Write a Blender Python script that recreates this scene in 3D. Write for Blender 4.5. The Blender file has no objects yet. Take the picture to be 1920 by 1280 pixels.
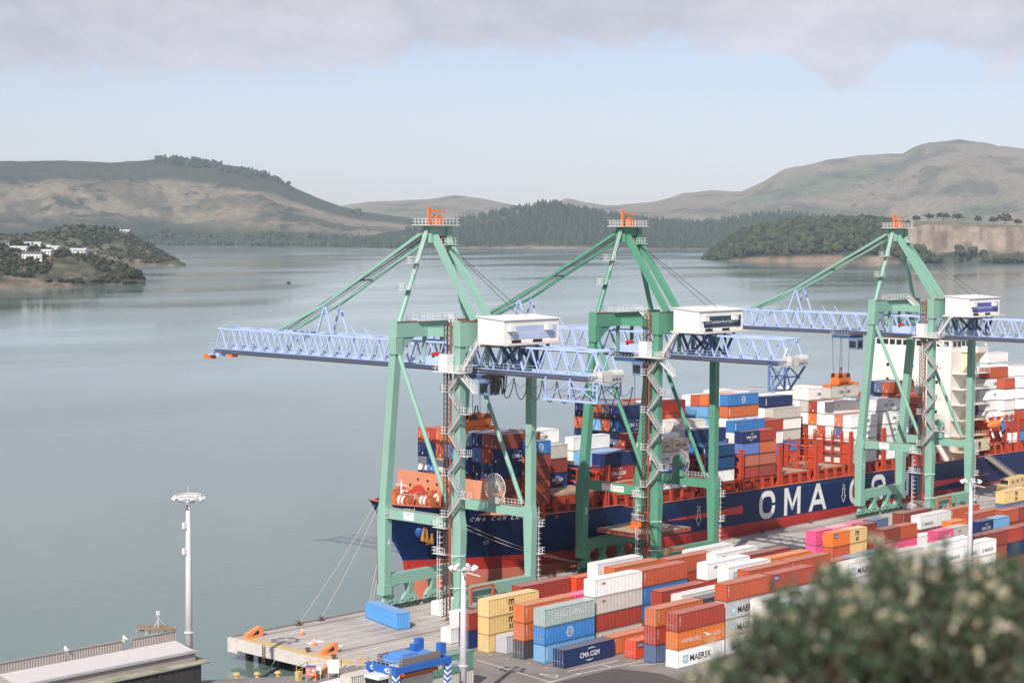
import bpy, bmesh, math, random
import numpy as np
from mathutils import Vector, Matrix, noise
R = math.radians
random.seed(7)
rng = np.random.default_rng(11)
SC = bpy.context.scene
COL = SC.collection
# ---------------------------------------------------------------- camera
F_PX, YAW, PITCH, ROLL, EYE = 3601.86, R(42.851), R(3.416), R(.3136), 69.357
FW = Vector((math.cos(YAW)*math.cos(PITCH), math.sin(YAW)*math.cos(PITCH), -math.sin(PITCH)))
RT = Vector((math.sin(YAW), -math.cos(YAW), 0)); UP = RT.cross(FW)
CR_, SR_ = math.cos(ROLL), math.sin(ROLL)
cam_r = RT*CR_ + UP*SR_; cam_u = UP*CR_ - RT*SR_
cd = bpy.data.cameras.new('camera'); cam = bpy.data.objects.new('camera', cd); COL.objects.link(cam)
m3 = Matrix((cam_r, cam_u, -FW)).transposed()
cam.matrix_world = Matrix.Translation((0, 0, EYE)) @ m3.to_4x4()
cd.sensor_width = 36; cd.lens = F_PX*36/1920; cd.clip_start = .3; cd.clip_end = 60000
cd.dof.use_dof = True; cd.dof.focus_distance = 390; cd.dof.aperture_fstop = 2.1
SC.camera = cam
def ray(x, y):
    u, v = x-960, y-640
    u, v = CR_*u + SR_*v, -SR_*u + CR_*v
    return FW + RT*(u/F_PX) - UP*(v/F_PX)
def at(x, y, Z=None, Y=None, X=None):        # a photograph pixel met with a plane of the place
    d = ray(x, y)
    t = (Z-EYE)/d.z if Z is not None else (Y/d.y if Y is not None else X/d.x)
    return Vector((0, 0, EYE)) + d*t
# ---------------------------------------------------------------- sky, sun, exposure
SUN_AZ, SUN_EL = R(27), R(38)                # the light travels towards +X, a little +Y
w = bpy.data.worlds.new('World'); SC.world = w; w.use_nodes = True
nt = w.node_tree; nt.nodes.clear()
def N(t, **k):
    n = nt.nodes.new(t)
    for a, b in k.items(): setattr(n, a, b)
    return n
def LK(a, b): nt.links.new(a, b)
def MA(op, a, b=None, c=None, clamp=False):
    n = N('ShaderNodeMath', operation=op, use_clamp=clamp)
    for i, q in enumerate((a, b, c)):
        if q is None: continue
        if isinstance(q, (int, float)): n.inputs[i].default_value = q
        else: LK(q, n.inputs[i])
    return n.outputs[0]
sky = N('ShaderNodeTexSky', sky_type='NISHITA', sun_disc=False, sun_elevation=SUN_EL, sun_rotation=R(90)-(SUN_AZ+math.pi), air_density=1.0, dust_density=.5, ozone_density=1.0)
tc = N('ShaderNodeTexCoord'); sx = N('ShaderNodeSeparateXYZ'); LK(tc.outputs['Generated'], sx.inputs[0])
dt = N('ShaderNodeVectorMath', operation='DOT_PRODUCT'); LK(tc.outputs['Generated'], dt.inputs[0]); dt.inputs[1].default_value = RT
az, el = dt.outputs['Value'], sx.outputs['Z']
def fbm(scale, detail, zs, rough=.55, off=0):
    mp = N('ShaderNodeMapping'); mp.inputs['Scale'].default_value = (1, 1, zs); mp.inputs['Location'].default_value = (off, off*.7, off*.3)
    LK(tc.outputs['Generated'], mp.inputs[0])
    n = N('ShaderNodeTexNoise'); n.inputs['Scale'].default_value = scale; n.inputs['Detail'].default_value = detail; n.inputs['Roughness'].default_value = rough
    LK(mp.outputs[0], n.inputs['Vector']); return n.outputs[0]
n1 = fbm(9, 8, 2.4, .6, 3.1); n2 = fbm(30, 8, 1.8, .66, 1.3)
azc = MA('MAXIMUM', MA('MINIMUM', az, .3), -.3)
edge = MA('MULTIPLY_ADD', azc, .058, .0875)
def bump(c, wd, amp):
    q = MA('DIVIDE', MA('SUBTRACT', az, c), wd)
    return MA('MULTIPLY', MA('POWER', 2.718, MA('MULTIPLY', MA('MULTIPLY', q, q), -1.0)), amp)
edge = MA('SUBTRACT', edge, bump(.165, .020, .026)); edge = MA('SUBTRACT', edge, bump(.25, .05, .018))
lev = MA('SUBTRACT', el, edge)
lev = MA('ADD', lev, MA('MULTIPLY', MA('SUBTRACT', n1, .5), .040)); lev = MA('ADD', lev, MA('MULTIPLY', MA('SUBTRACT', n2, .5), .034))
mr = N('ShaderNodeMapRange', interpolation_type='SMOOTHSTEP'); mr.inputs['From Min'].default_value = -.0035; mr.inputs['From Max'].default_value = .0075; LK(lev, mr.inputs[0])
pl = N('ShaderNodeCombineXYZ'); zz = MA('ADD', MA('MAXIMUM', el, 0.0), .06)
LK(MA('DIVIDE', sx.outputs['X'], zz), pl.inputs[0]); LK(MA('DIVIDE', sx.outputs['Y'], zz), pl.inputs[1])
n3 = N('ShaderNodeTexNoise'); n3.inputs['Scale'].default_value = 1.1; n3.inputs['Detail'].default_value = 6; LK(pl.outputs[0], n3.inputs['Vector'])
cov = N('ShaderNodeMapRange', interpolation_type='SMOOTHSTEP'); cov.inputs['From Min'].default_value = .46; cov.inputs['From Max'].default_value = .6; LK(n3.outputs[0], cov.inputs[0])
hi = N('ShaderNodeMapRange', interpolation_type='SMOOTHSTEP'); hi.inputs['From Min'].default_value = .16; hi.inputs['From Max'].default_value = .4; LK(el, hi.inputs[0])
mask = MA('MULTIPLY', mr.outputs[0], MA('ADD', MA('SUBTRACT', 1.0, hi.outputs[0]), MA('MULTIPLY', hi.outputs[0], cov.outputs[0]), clamp=True))
cr = N('ShaderNodeValToRGB'); cr.color_ramp.elements[0].position = .32; cr.color_ramp.elements[0].color = (.50, .495, .56, 1); cr.color_ramp.elements[1].position = .66; cr.color_ramp.elements[1].color = (.82, .80, .88, 1)
LK(MA('ADD', MA('MULTIPLY', n1, .62), MA('MULTIPLY', n2, .38)), cr.inputs[0])
hsv = N('ShaderNodeHueSaturation'); hsv.inputs['Saturation'].default_value = .78; LK(sky.outputs[0], hsv.inputs['Color'])
b1 = N('ShaderNodeBackground'); b1.inputs[1].default_value = .07
wb = N('ShaderNodeMix', data_type='RGBA', blend_type='MULTIPLY'); wb.inputs[0].default_value = 1; LK(hsv.outputs[0], wb.inputs[6]); wb.inputs[7].default_value = (.985, .975, 1.15, 1); LK(wb.outputs[2], b1.inputs[0])
b2 = N('ShaderNodeBackground'); b2.inputs[1].default_value = .68; LK(cr.outputs[0], b2.inputs[0])
mx = N('ShaderNodeMixShader'); LK(MA('MULTIPLY', mask, .93), mx.inputs[0]); LK(b1.outputs[0], mx.inputs[1]); LK(b2.outputs[0], mx.inputs[2])
ow = N('ShaderNodeOutputWorld'); LK(mx.outputs[0], ow.inputs[0])
sl = bpy.data.lights.new('sun', 'SUN'); sl.energy = 3.8; sl.angle = R(.53); sl.color = (1, .945, .86)
so = bpy.data.objects.new('sun', sl); COL.objects.link(so)
LDIR = Vector((math.cos(SUN_AZ)*math.cos(SUN_EL), math.sin(SUN_AZ)*math.cos(SUN_EL), -math.sin(SUN_EL)))
so.rotation_euler = LDIR.to_track_quat('-Z', 'Y').to_euler(); so.location = (150, 100, 300)
SC.view_settings.view_transform = 'Standard'; SC.view_settings.look = 'None'; SC.view_settings.gamma = 1; SC.view_settings.exposure = .5
SC.view_settings.use_curve_mapping = False
SC.cycles.use_denoising = True; SC.cycles.max_bounces = 6; SC.cycles.diffuse_bounces = 2; SC.cycles.glossy_bounces = 2; SC.cycles.transmission_bounces = 2; SC.cycles.volume_bounces = 0; SC.cycles.sample_clamp_indirect = 6
# ---------------------------------------------------------------- materials
MATS = {}
def mat(name, col, rough=.55, metal=0., var=.12, vscale=.6, bump=0., bscale=8., spec=.4, rust=0., dust=0., objcol=False, dark=None, coord='Object', darken=1.0):
    if name in MATS: return MATS[name]
    m = bpy.data.materials.new(name); m.use_nodes = True; t = m.node_tree; b = t.nodes['Principled BSDF']
    def nn(k, **kw):
        n = t.nodes.new(k)
        for a, q in kw.items(): setattr(n, a, q)
        return n
    L = t.links.new
    b.inputs['Roughness'].default_value = rough; b.inputs['Metallic'].default_value = metal; b.inputs['Specular IOR Level'].default_value = spec
    if objcol:
        oi = nn('ShaderNodeObjectInfo'); base = oi.outputs['Color']
    else:
        rgb = nn('ShaderNodeRGB'); rgb.outputs[0].default_value = (*col, 1); base = rgb.outputs[0]
    tcn = nn('ShaderNodeTexCoord'); vec = tcn.outputs['Object'] if coord == 'Object' else nn('ShaderNodeNewGeometry').outputs['Position']
    if objcol:
        va = nn('ShaderNodeVectorMath', operation='ADD'); L(vec, va.inputs[0]); mlt = nn('ShaderNodeVectorMath', operation='SCALE'); L(oi.outputs['Location'], mlt.inputs[0]); mlt.inputs['Scale'].default_value = .37; L(mlt.outputs[0], va.inputs[1]); vec = va.outputs[0]
    nz = nn('ShaderNodeTexNoise'); nz.inputs['Scale'].default_value = vscale; nz.inputs['Detail'].default_value = 6; nz.inputs['Roughness'].default_value = .62; L(vec, nz.inputs['Vector'])
    mrr = nn('ShaderNodeMapRange'); mrr.inputs['From Min'].default_value = .25; mrr.inputs['From Max'].default_value = .75; mrr.inputs['To Min'].default_value = (1-var)*darken; mrr.inputs['To Max'].default_value = (1+var)*darken; L(nz.outputs[0], mrr.inputs[0])
    vm = nn('ShaderNodeVectorMath', operation='SCALE'); L(base, vm.inputs[0]); L(mrr.outputs[0], vm.inputs['Scale']); out = vm.outputs[0]
    if dark is not None:
        n5 = nn('ShaderNodeTexNoise'); n5.inputs['Scale'].default_value = vscale*.35; n5.inputs['Detail'].default_value = 5; L(vec, n5.inputs['Vector'])
        r5 = nn('ShaderNodeMapRange', interpolation_type='SMOOTHSTEP'); r5.inputs['From Min'].default_value = .48; r5.inputs['From Max'].default_value = .66; L(n5.outputs[0], r5.inputs[0])
        mm = nn('ShaderNodeMix', data_type='RGBA'); L(r5.outputs[0], mm.inputs[0]); L(out, mm.inputs[6]); mm.inputs[7].default_value = (*dark, 1); out = mm.outputs[2]
    if rust > 0:
        mpp = nn('ShaderNodeMapping'); mpp.inputs['Scale'].default_value = (1.6, 1.6, .35); L(vec, mpp.inputs[0])
        n4 = nn('ShaderNodeTexNoise'); n4.inputs['Scale'].default_value = 1.7; n4.inputs['Detail'].default_value = 7; n4.inputs['Roughness'].default_value = .7; L(mpp.outputs[0], n4.inputs['Vector'])
        r4 = nn('ShaderNodeMapRange', interpolation_type='SMOOTHSTEP'); r4.inputs['From Min'].default_value = .60; r4.inputs['From Max'].default_value = .74; r4.inputs['To Max'].default_value = rust; L(n4.outputs[0], r4.inputs[0])
        mm = nn('ShaderNodeMix', data_type='RGBA'); L(r4.outputs[0], mm.inputs[0]); L(out, mm.inputs[6]); mm.inputs[7].default_value = (.16, .07, .035, 1); out = mm.outputs[2]
    if dust > 0:
        ge = nn('ShaderNodeNewGeometry'); sp_ = nn('ShaderNodeSeparateXYZ'); L(ge.outputs['Normal'], sp_.inputs[0])
        r6 = nn('ShaderNodeMapRange'); r6.inputs['From Min'].default_value = .6; r6.inputs['From Max'].default_value = .95; r6.inputs['To Max'].default_value = dust; L(sp_.outputs[2], r6.inputs[0])
        mm = nn('ShaderNodeMix', data_type='RGBA'); L(r6.outputs[0], mm.inputs[0]); L(out, mm.inputs[6]); mm.inputs[7].default_value = (.62, .52, .46, 1); out = mm.outputs[2]
    L(out, b.inputs['Base Color'])
    if bump > 0:
        nb = nn('ShaderNodeTexNoise'); nb.inputs['Scale'].default_value = bscale; nb.inputs['Detail'].default_value = 4; L(vec, nb.inputs['Vector'])
        bp = nn('ShaderNodeBump'); bp.inputs['Strength'].default_value = bump; bp.inputs['Distance'].default_value = .1; L(nb.outputs[0], bp.inputs['Height']); L(bp.outputs[0], b.inputs['Normal'])
    MATS[name] = m; return m
# ---------------------------------------------------------------- mesh helpers
class MB:
    def __init__(s): s.v = []; s.f = []; s.mi = []
    def add(s, vs, fs, mi=0):
        o = len(s.v); s.v += [tuple(q) for q in vs]; s.f += [tuple(i+o for i in q) for q in fs]; s.mi += [mi]*len(fs); return s
    def box(s, a, b, mi=0):
        x0, y0, z0 = a; x1, y1, z1 = b
        return s.add([(x0,y0,z0),(x1,y0,z0),(x1,y1,z0),(x0,y1,z0),(x0,y0,z1),(x1,y0,z1),(x1,y1,z1),(x0,y1,z1)], [(0,3,2,1),(4,5,6,7),(0,1,5,4),(1,2,6,5),(2,3,7,6),(3,0,4,7)], mi)
    def bar(s, p, q, w, h=None, w2=None, h2=None, mi=0, up=(0,0,1)):
        p, q = Vector(p), Vector(q); h = w if h is None else h; w2 = w if w2 is None else w2; h2 = h if h2 is None else h2
        d = (q-p).normalized(); u = Vector(up)
        if abs(d.dot(u)) > .97: u = Vector((0, 1, 0))
        a = d.cross(u).normalized(); b = a.cross(d)
        vs = [p+a*(sx*w/2)+b*(sy*h/2) for sx, sy in ((-1,-1),(1,-1),(1,1),(-1,1))] + [q+a*(sx*w2/2)+b*(sy*h2/2) for sx, sy in ((-1,-1),(1,-1),(1,1),(-1,1))]
        return s.add(vs, [(0,1,2,3),(7,6,5,4),(0,4,5,1),(1,5,6,2),(2,6,7,3),(3,7,4,0)], mi)
    def tube(s, p, q, r, n=8, r2=None, mi=0, cap=True):
        p, q = Vector(p), Vector(q); r2 = r if r2 is None else r2; d = (q-p).normalized(); u = Vector((0,0,1))
        if abs(d.dot(u)) > .97: u = Vector((0, 1, 0))
        a = d.cross(u).normalized(); b = a.cross(d); vs = []
        for k in range(n):
            c, e = math.cos(2*math.pi*k/n), math.sin(2*math.pi*k/n); vs.append(p+(a*c+b*e)*r); vs.append(q+(a*c+b*e)*r2)
        fs = [(2*k, 2*((k+1)%n), 2*((k+1)%n)+1, 2*k+1) for k in range(n)]
        if cap: fs += [tuple(2*k for k in range(n))[::-1], tuple(2*k+1 for k in range(n))]
        return s.add(vs, fs, mi)
    def path(s, pts, r, n=6, mi=0):
        for a, b in zip(pts, pts[1:]): s.tube(a, b, r, n, mi=mi, cap=False)
        return s
    def ring(s, c, r, t, axis='Y', n=28, wd=.1, mi=0):
        c = Vector(c); pts = []
        for k in range(n+1):
            a = 2*math.pi*k/n; ca, sa = math.cos(a)*r, math.sin(a)*r
            pts.append(c + (Vector((ca, 0, sa)) if axis == 'Y' else Vector((0, ca, sa)) if axis == 'X' else Vector((ca, sa, 0))))
        return s.path(pts, t, 5, mi)
    def mesh(s, name, mats=None, smooth=False):
        m = bpy.data.meshes.new(name); m.from_pydata(s.v, [], s.f)
        for q in (mats or []): m.materials.append(q)
        if any(s.mi): m.polygons.foreach_set('material_index', s.mi)
        if smooth: m.polygons.foreach_set('use_smooth', [True]*len(m.polygons))
        m.update(); return m
    def build(s, name, mats, parent=None, smooth=False):
        if not isinstance(mats, (list, tuple)): mats = [mats]
        return put(name, s.mesh(name, mats, smooth), parent)
def put(name, me, parent=None, loc=None):
    o = bpy.data.objects.new(name, me); COL.objects.link(o)
    if parent: o.parent = parent
    if loc is not None: o.location = loc
    return o
LABELS = {}
def tag(o, label, cat, group=None):
    o['label'] = label; o['category'] = cat
    if group: o['group'] = group
    LABELS.setdefault(label, []).append(o); return o
def thing(name, label, cat, loc=(0,0,0), rz=0, group=None):
    o = put(name, None, None, loc); o.rotation_euler = (0, 0, rz); o.empty_display_size = .5; return tag(o, label, cat, group)
def struct(o): o['kind'] = 'structure'; return o
UNIT = MB().box((-.5,-.5,-.5), (.5,.5,.5)).mesh('unit_beam'); UNIT.materials.append(None)
UTUBE = MB().tube((0,0,-.5), (0,0,.5), .5, 10).mesh('unit_tube'); UTUBE.materials.append(None)
def beam(parent, name, p, q, w, h, m, up=(0,0,1), tube=False):   # one straight member, its mesh shared by all members
    p, q = Vector(p), Vector(q); d = q-p; L = d.length; d.normalize(); u = Vector(up)
    if abs(d.dot(u)) > .97: u = Vector((0, 1, 0))
    a = d.cross(u).normalized(); b = a.cross(d)
    o = put(name, UTUBE if tube else UNIT, parent)
    mw = Matrix((a*w, b*h, d*L)).transposed().to_4x4(); mw.translation = (p+q)/2
    o.matrix_local = mw
    o.material_slots[0].link = 'OBJECT'; o.material_slots[0].material = m; return o
TXT = {}
def textmesh(s, shear=0, bold=0, spacing=1.0):
    k = (s, shear, bold, spacing)
    if k in TXT: return TXT[k]
    c = bpy.data.curves.new('lettering', 'FONT'); c.body = s; c.shear = shear; c.offset = bold; c.space_character = spacing; c.resolution_u = 3; c.align_x = 'LEFT'; c.space_line = .8
    o = bpy.data.objects.new('tmp', c); COL.objects.link(o)
    dg = bpy.context.evaluated_depsgraph_get(); me = bpy.data.meshes.new_from_object(o.evaluated_get(dg)); bpy.data.objects.remove(o); me.name = 'lettering'
    vs = np.empty(len(me.vertices)*3); me.vertices.foreach_get('co', vs); vs = vs.reshape(-1, 3)
    lo, hi = vs.min(0), vs.max(0); vs[:, 0] -= lo[0]; vs[:, 1] -= lo[1]; vs[:, 2] = 0
    me.vertices.foreach_set('co', vs.ravel()); me.update(); me.materials.clear(); me.materials.append(None)
    TXT[k] = (me, hi[0]-lo[0], hi[1]-lo[1]); return TXT[k]
def lettering(parent, s, org, xdir, zdir, w, h, m, name='lettering', **kw):   # flat print w x h metres, its lower left corner at org
    me, tw, th = textmesh(s, **kw)
    x, z = Vector(xdir).normalized(), Vector(zdir).normalized()
    o = put(name, me, parent); mw = Matrix((x*(w/tw), z*(h/th), x.cross(z))).transposed().to_4x4(); mw.translation = Vector(org); o.matrix_local = mw
    o.material_slots[0].link = 'OBJECT'; o.material_slots[0].material = m; return o
# ================================================================ THE SETTING
WZ = -4.0
# ---- water: one sheet to the horizon, small wind ripples in patches
def water_mat():
    m = bpy.data.materials.new('harbour_water'); m.use_nodes = True; t = m.node_tree; b = t.nodes['Principled BSDF']; L = t.links.new
    b.inputs['Base Color'].default_value = (.130, .192, .175, 1); b.inputs['IOR'].default_value = 1.333; b.inputs['Specular IOR Level'].default_value = .5
    g = t.nodes.new('ShaderNodeNewGeometry')
    def nz(scale, det, sx, sy, rot=0):
        mp = t.nodes.new('ShaderNodeMapping'); mp.inputs['Scale'].default_value = (sx, sy, 1); mp.inputs['Rotation'].default_value = (0, 0, rot); L(g.outputs['Position'], mp.inputs[0])
        n = t.nodes.new('ShaderNodeTexNoise'); n.inputs['Scale'].default_value = scale; n.inputs['Detail'].default_value = det; n.inputs['Roughness'].default_value = .6; L(mp.outputs[0], n.inputs['Vector']); return n.outputs[0]
    a = nz(.9, 3, .5, 1, R(-35)); c = nz(.16, 3, .45, 1, R(-40)); patch = nz(.0042, 5, .35, 1, R(-47))
    mr = t.nodes.new('ShaderNodeMapRange'); mr.inputs['From Min'].default_value = .38; mr.inputs['From Max'].default_value = .62; mr.inputs['To Min'].default_value = .045; mr.inputs['To Max'].default_value = .15; L(patch, mr.inputs[0]); L(mr.outputs[0], b.inputs['Roughness'])
    mb = t.nodes.new('ShaderNodeMapRange'); mb.inputs['From Min'].default_value = .38; mb.inputs['From Max'].default_value = .62; mb.inputs['To Min'].default_value = .02; mb.inputs['To Max'].default_value = .085; L(patch, mb.inputs[0])
    ad = t.nodes.new('ShaderNodeMath'); ad.operation = 'MULTIPLY_ADD'; L(c, ad.inputs[0]); ad.inputs[1].default_value = 2.2; L(a, ad.inputs[2])
    bp = t.nodes.new('ShaderNodeBump'); bp.inputs['Distance'].default_value = .35; L(mb.outputs[0], bp.inputs['Strength']); L(ad.outputs[0], bp.inputs['Height']); L(bp.outputs[0], b.inputs['Normal'])
    return m
S = 26000
struct(MB().add([(-S,-S,WZ),(S,-S,WZ),(S,S,WZ),(-S,S,WZ)], [(0,1,2,3)]).build('harbour_water', water_mat()))
# ---- quay and yard
M_conc = mat('apron_concrete', (.44,.395,.365), .8, var=.14, vscale=.22, bump=.25, bscale=3, dark=(.33,.29,.265))
M_asph = mat('yard_asphalt', (.245,.215,.198), .85, var=.16, vscale=.3, bump=.3, bscale=5, dark=(.19,.165,.15))
M_beam = mat('quay_beam_concrete', (.60,.55,.51), .8, var=.16, vscale=.9, rust=.35)
M_pile = mat('dark_pile', (.10,.085,.07), .7, var=.3)  # tone darkened to carry the shade under the deck; bollards share it
M_line = mat('worn_white_paint', (.80,.77,.74), .7, var=.22, vscale=2)
M_yel = mat('worn_yellow_paint', (.62,.43,.16), .7, var=.25, vscale=1.5)
M_rail = mat('rail_steel', (.11,.075,.055), .5, var=.2)
EDGE = [(203.2,252.9),(232,253.0),(295,253.1),(354,254.6),(425,256.3),(470,258.0),(760,268)]
def slab(name, poly, z0, z1, m):
    n = len(poly); b = MB(); b.add([(x,y,z1) for x,y in poly]+[(x,y,z0) for x,y in poly], [tuple(range(n)), tuple(range(n,2*n))[::-1]]+[(i, i+n, (i+1)%n+n, (i+1)%n) for i in range(n)]); return struct(b.build(name, m))
apron = slab('wharf_apron', list(reversed(EDGE))+[(203.2,219.2),(760,219.2)][0:2], -.9, 0, M_conc)
yard = slab('container_yard_ground', [(760,219.2),(203.2,219.2),(203.2,222.3),(192,224),(177.8,233.2),(120,270),(-150,300),(-150,-260),(760,-260)], -.9, .004, M_asph)
def child_box(parent, name, a, b, m): return MB().box(a, b).build(name, m, parent)
# quay front and end beams with piles below
child_box(apron, 'end_beam', (202.7,222,-1.95), (203.19,252.3,-.02), M_beam)
child_box(apron, 'corner_block', (202.6,250.6,-2.4), (205.2,253.1,-.03), M_beam)
eb = MB()
for a, b in zip(EDGE, EDGE[1:]): eb.bar((a[0],a[1]+.12,-.85), (b[0],b[1]+.12,-.85), .5, 1.6)
eb.build('front_beam', M_beam, apron)
pm = MB().tube((0,0,-8), (0,0,-.9), .42, 10).mesh('pile', [M_pile])
for k in range(7): put('pile', pm, apron, (205.4, 226.5+k*4.1, 0))
for k in range(14): put('pile', pm, apron, (206.5+k*5, 251.6, 0))
for k in range(6): put('pile', pm, apron, (209.5, 228.5+k*4.1, 0))
struct(MB().box((208.4,226,-9), (209.2,252,-.91)).build('under_deck_shade_panel', mat('under_deck_shade', (.02,.022,.02), .9)))  # dark panel added behind the piles to stand for the shade under the deck
struct(MB().box((204.6,221,-9), (470,226,-.91)).build('rock_revetment', mat('dark_rock', (.06,.055,.05), .9, var=.4, bump=.8, bscale=1.5)))
MB().bar((203.4,222.5,.35), (203.4,252.3,.35), .01, .01)
# kerbs along the edge
kb = MB()
for a, b in zip(EDGE, EDGE[1:]): kb.bar((a[0],a[1]-.35,.09), (b[0],b[1]-.35,.09), .35, .18)
kb.build('quay_kerb', mat('kerb_timber', (.22,.15,.115), .8, var=.3, vscale=1.5), apron)
child_box(apron, 'yellow_edge_band', (203.3,224,.004), (204.9,250.4,.012), M_yel)
for yy, nm in ((250.0,'waterside'), (231.5,'landside')):
    child_box(apron, 'crane_rail', (204.9,yy-.06,.004), (700,yy+.06,.05), M_rail)
    child_box(apron, 'rail_channel', (204.9,yy-.16,.0), (700,yy+.16,.008), mat('rail_channel_grime', (.2,.16,.13), .9, var=.3))
for yy, ww in ((247.6,.14),(244.3,.16),(241.2,.16),(238.1,.16),(235.0,.16),(229.2,.16),(226.2,.14),(221.5,.14)):
    child_box(apron, 'lane_line', (207,yy-ww/2,.004), (690,yy+ww/2,.009), M_line)
for (px, py, s) in ((644,1209,'3'), (606,1201,'1')):
    p = at(px, py, Z=0); lettering(apron, s, (p.x-3.2,p.y+1.0,.012), (.0,-1,0), (1,0,0), 1.5, 3.2, M_line, 'lane_number')
for k in range(16):
    x = 222+k*12.5
    child_box(yard, 'slot_mark', (x,217.6,.008), (x+1.6,217.75,.013), M_line)
    if k < 9: child_box(yard, 'slot_mark', (223.2+(k%2)*.4, 182.5+k*4.25,.008), (224.0+(k%2)*.4, 182.65+k*4.25,.013), M_line)
def ground_line(p, q, wd=.16):
    a, b = at(*p, Z=0), at(*q, Z=0); MB().bar((a.x,a.y,.010), (b.x,b.y,.010), wd, .006).build('yard_line', M_line, yard)
for p, q in (((893,1236),(1045,1282)), ((1020,1281),(1092,1261)), ((1092,1261),(1230,1233)), ((1068,1257),(1160,1237)), ((1010,1262),(1047,1265)), ((1047,1265),(1040,1270)), ((1040,1270),(1010,1262)), ((1078,1263),(1092,1261)), ((1130,1245),(1146,1250)), ((1180,1247),(1240,1243))): ground_line(p, q)
pt = MB()
a = [at(x, y, Z=.014) for x, y in ((1020,1284),(1155,1252),(1240,1262),(1300,1284))]
pt.add(a, [(0,1,2,3)]); pt.build('tar_patch', mat('fresh_tar', (.10,.085,.08), .8, var=.15), yard)
# ---- the hillside the photograph was taken from
def grid_mesh(P, nu, nv): return [(j*nu+i, j*nu+i+1, (j+1)*nu+i+1, (j+1)*nu+i) for j in range(nv-1) for i in range(nu-1)]
hs = []; 
for j in range(26):
    d = -60 + j*8.0
    for i in range(31):
        s = -150 + i*10
        x, y = FW.x*d + RT.x*s, FW.y*d + RT.y*s
        z = 67.4 - (max(0, d+2)*.62) + noise.noise(Vector((x*.03, y*.03, 0)))*1.2*min(1, max(0, d-4)/20)
        hs.append((x, y, max(z, -.5)))
M_hill = mat('dry_hillside_grass', (.11,.12,.05), .95, var=.4, vscale=.15, bump=.6, bscale=2, dark=(.18,.15,.08))
struct(MB().add(hs, grid_mesh(None, 31, 26)).build('hillside', M_hill, smooth=True))
# ---- far shores and hills: terrain in polar rows around the harbour, ridge heights read from the skyline
def interp(pts, x):
    if x <= pts[0][0]: return pts[0][1]
    for (a, b), (c, d) in zip(pts, pts[1:]):
        if x <= c: return b + (d-b)*(x-a)/(c-a)
    return pts[-1][1]
def land_mat(name, rough=.95):
    m = bpy.data.materials.new(name); m.use_nodes = True; t = m.node_tree; b = t.nodes['Principled BSDF']; b.inputs['Roughness'].default_value = rough; b.inputs['Specular IOR Level'].default_value = .1
    a = t.nodes.new('ShaderNodeAttribute'); a.attribute_name = 'cover'; L = t.links.new
    g = t.nodes.new('ShaderNodeNewGeometry'); n = t.nodes.new('ShaderNodeTexNoise'); n.inputs['Scale'].default_value = .03; n.inputs['Detail'].default_value = 8; n.inputs['Roughness'].default_value = .7; L(g.outputs['Position'], n.inputs['Vector'])
    mr = t.nodes.new('ShaderNodeMapRange'); mr.inputs['From Min'].default_value = .3; mr.inputs['From Max'].default_value = .7; mr.inputs['To Min'].default_value = .62; mr.inputs['To Max'].default_value = 1.35; L(n.outputs[0], mr.inputs[0])
    # bush growing in patches of several sizes, denser where the cover says so (alpha)
    def nzz(sc_, off): 
        mp_ = t.nodes.new('ShaderNodeMapping'); mp_.inputs['Location'].default_value = (off,off*.3,0); mp_.inputs['Scale'].default_value = (1,1,1.6); L(g.outputs['Position'], mp_.inputs[0]); q_ = t.nodes.new('ShaderNodeTexNoise'); q_.inputs['Scale'].default_value = sc_; q_.inputs['Detail'].default_value = 5; q_.inputs['Roughness'].default_value = .68; L(mp_.outputs[0], q_.inputs['Vector']); return q_.outputs[0]
    def mth(op, x_, y_):
        q_ = t.nodes.new('ShaderNodeMath'); q_.operation = op
        for i_, k_ in enumerate((x_, y_)):
            if isinstance(k_, (int, float)): q_.inputs[i_].default_value = k_
            else: L(k_, q_.inputs[i_])
        return q_.outputs[0]
    mix_ = mth('ADD', mth('MULTIPLY', nzz(.0042, 100), .55), mth('MULTIPLY', nzz(.019, 900), .45)); mix_ = mth('ADD', mix_, mth('MULTIPLY', mth('SUBTRACT', a.outputs['Alpha'], .5), .16))
    ss_ = t.nodes.new('ShaderNodeMapRange'); ss_.interpolation_type = 'SMOOTHSTEP'; ss_.inputs['From Min'].default_value = .545; ss_.inputs['From Max'].default_value = .585; ss_.inputs['To Max'].default_value = .85; L(mix_, ss_.inputs[0])
    mc_ = t.nodes.new('ShaderNodeMix'); mc_.data_type = 'RGBA'; L(ss_.outputs[0], mc_.inputs[0]); L(a.outputs['Color'], mc_.inputs[6]); mc_.inputs[7].default_value = (.040,.052,.034,1)
    v = t.nodes.new('ShaderNodeVectorMath'); v.operation = 'SCALE'; L(mc_.outputs[2], v.inputs[0]); L(mr.outputs[0], v.inputs['Scale']); L(v.outputs[0], b.inputs['Base Color'])
    bp = t.nodes.new('ShaderNodeBump'); bp.inputs['Strength'].default_value = .5; bp.inputs['Distance'].default_value = 12; L(n.outputs[0], bp.inputs['Height']); L(bp.outputs[0], b.inputs['Normal'])
    return m
M_land = land_mat('far_land')
DRY, PAST, FOREST, SCRUB, ROCK, SAND = (.215,.180,.125), (.13,.148,.08), (.030,.045,.030), (.085,.09,.055), (.25,.20,.155), (.42,.33,.26)
def lerp3(a, b, t): return tuple(a[i]+(b[i]-a[i])*t for i in range(3))
def sm(a, b, x): t = min(1, max(0, (x-a)/(b-a))); return t*t*(3-2*t)
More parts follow.
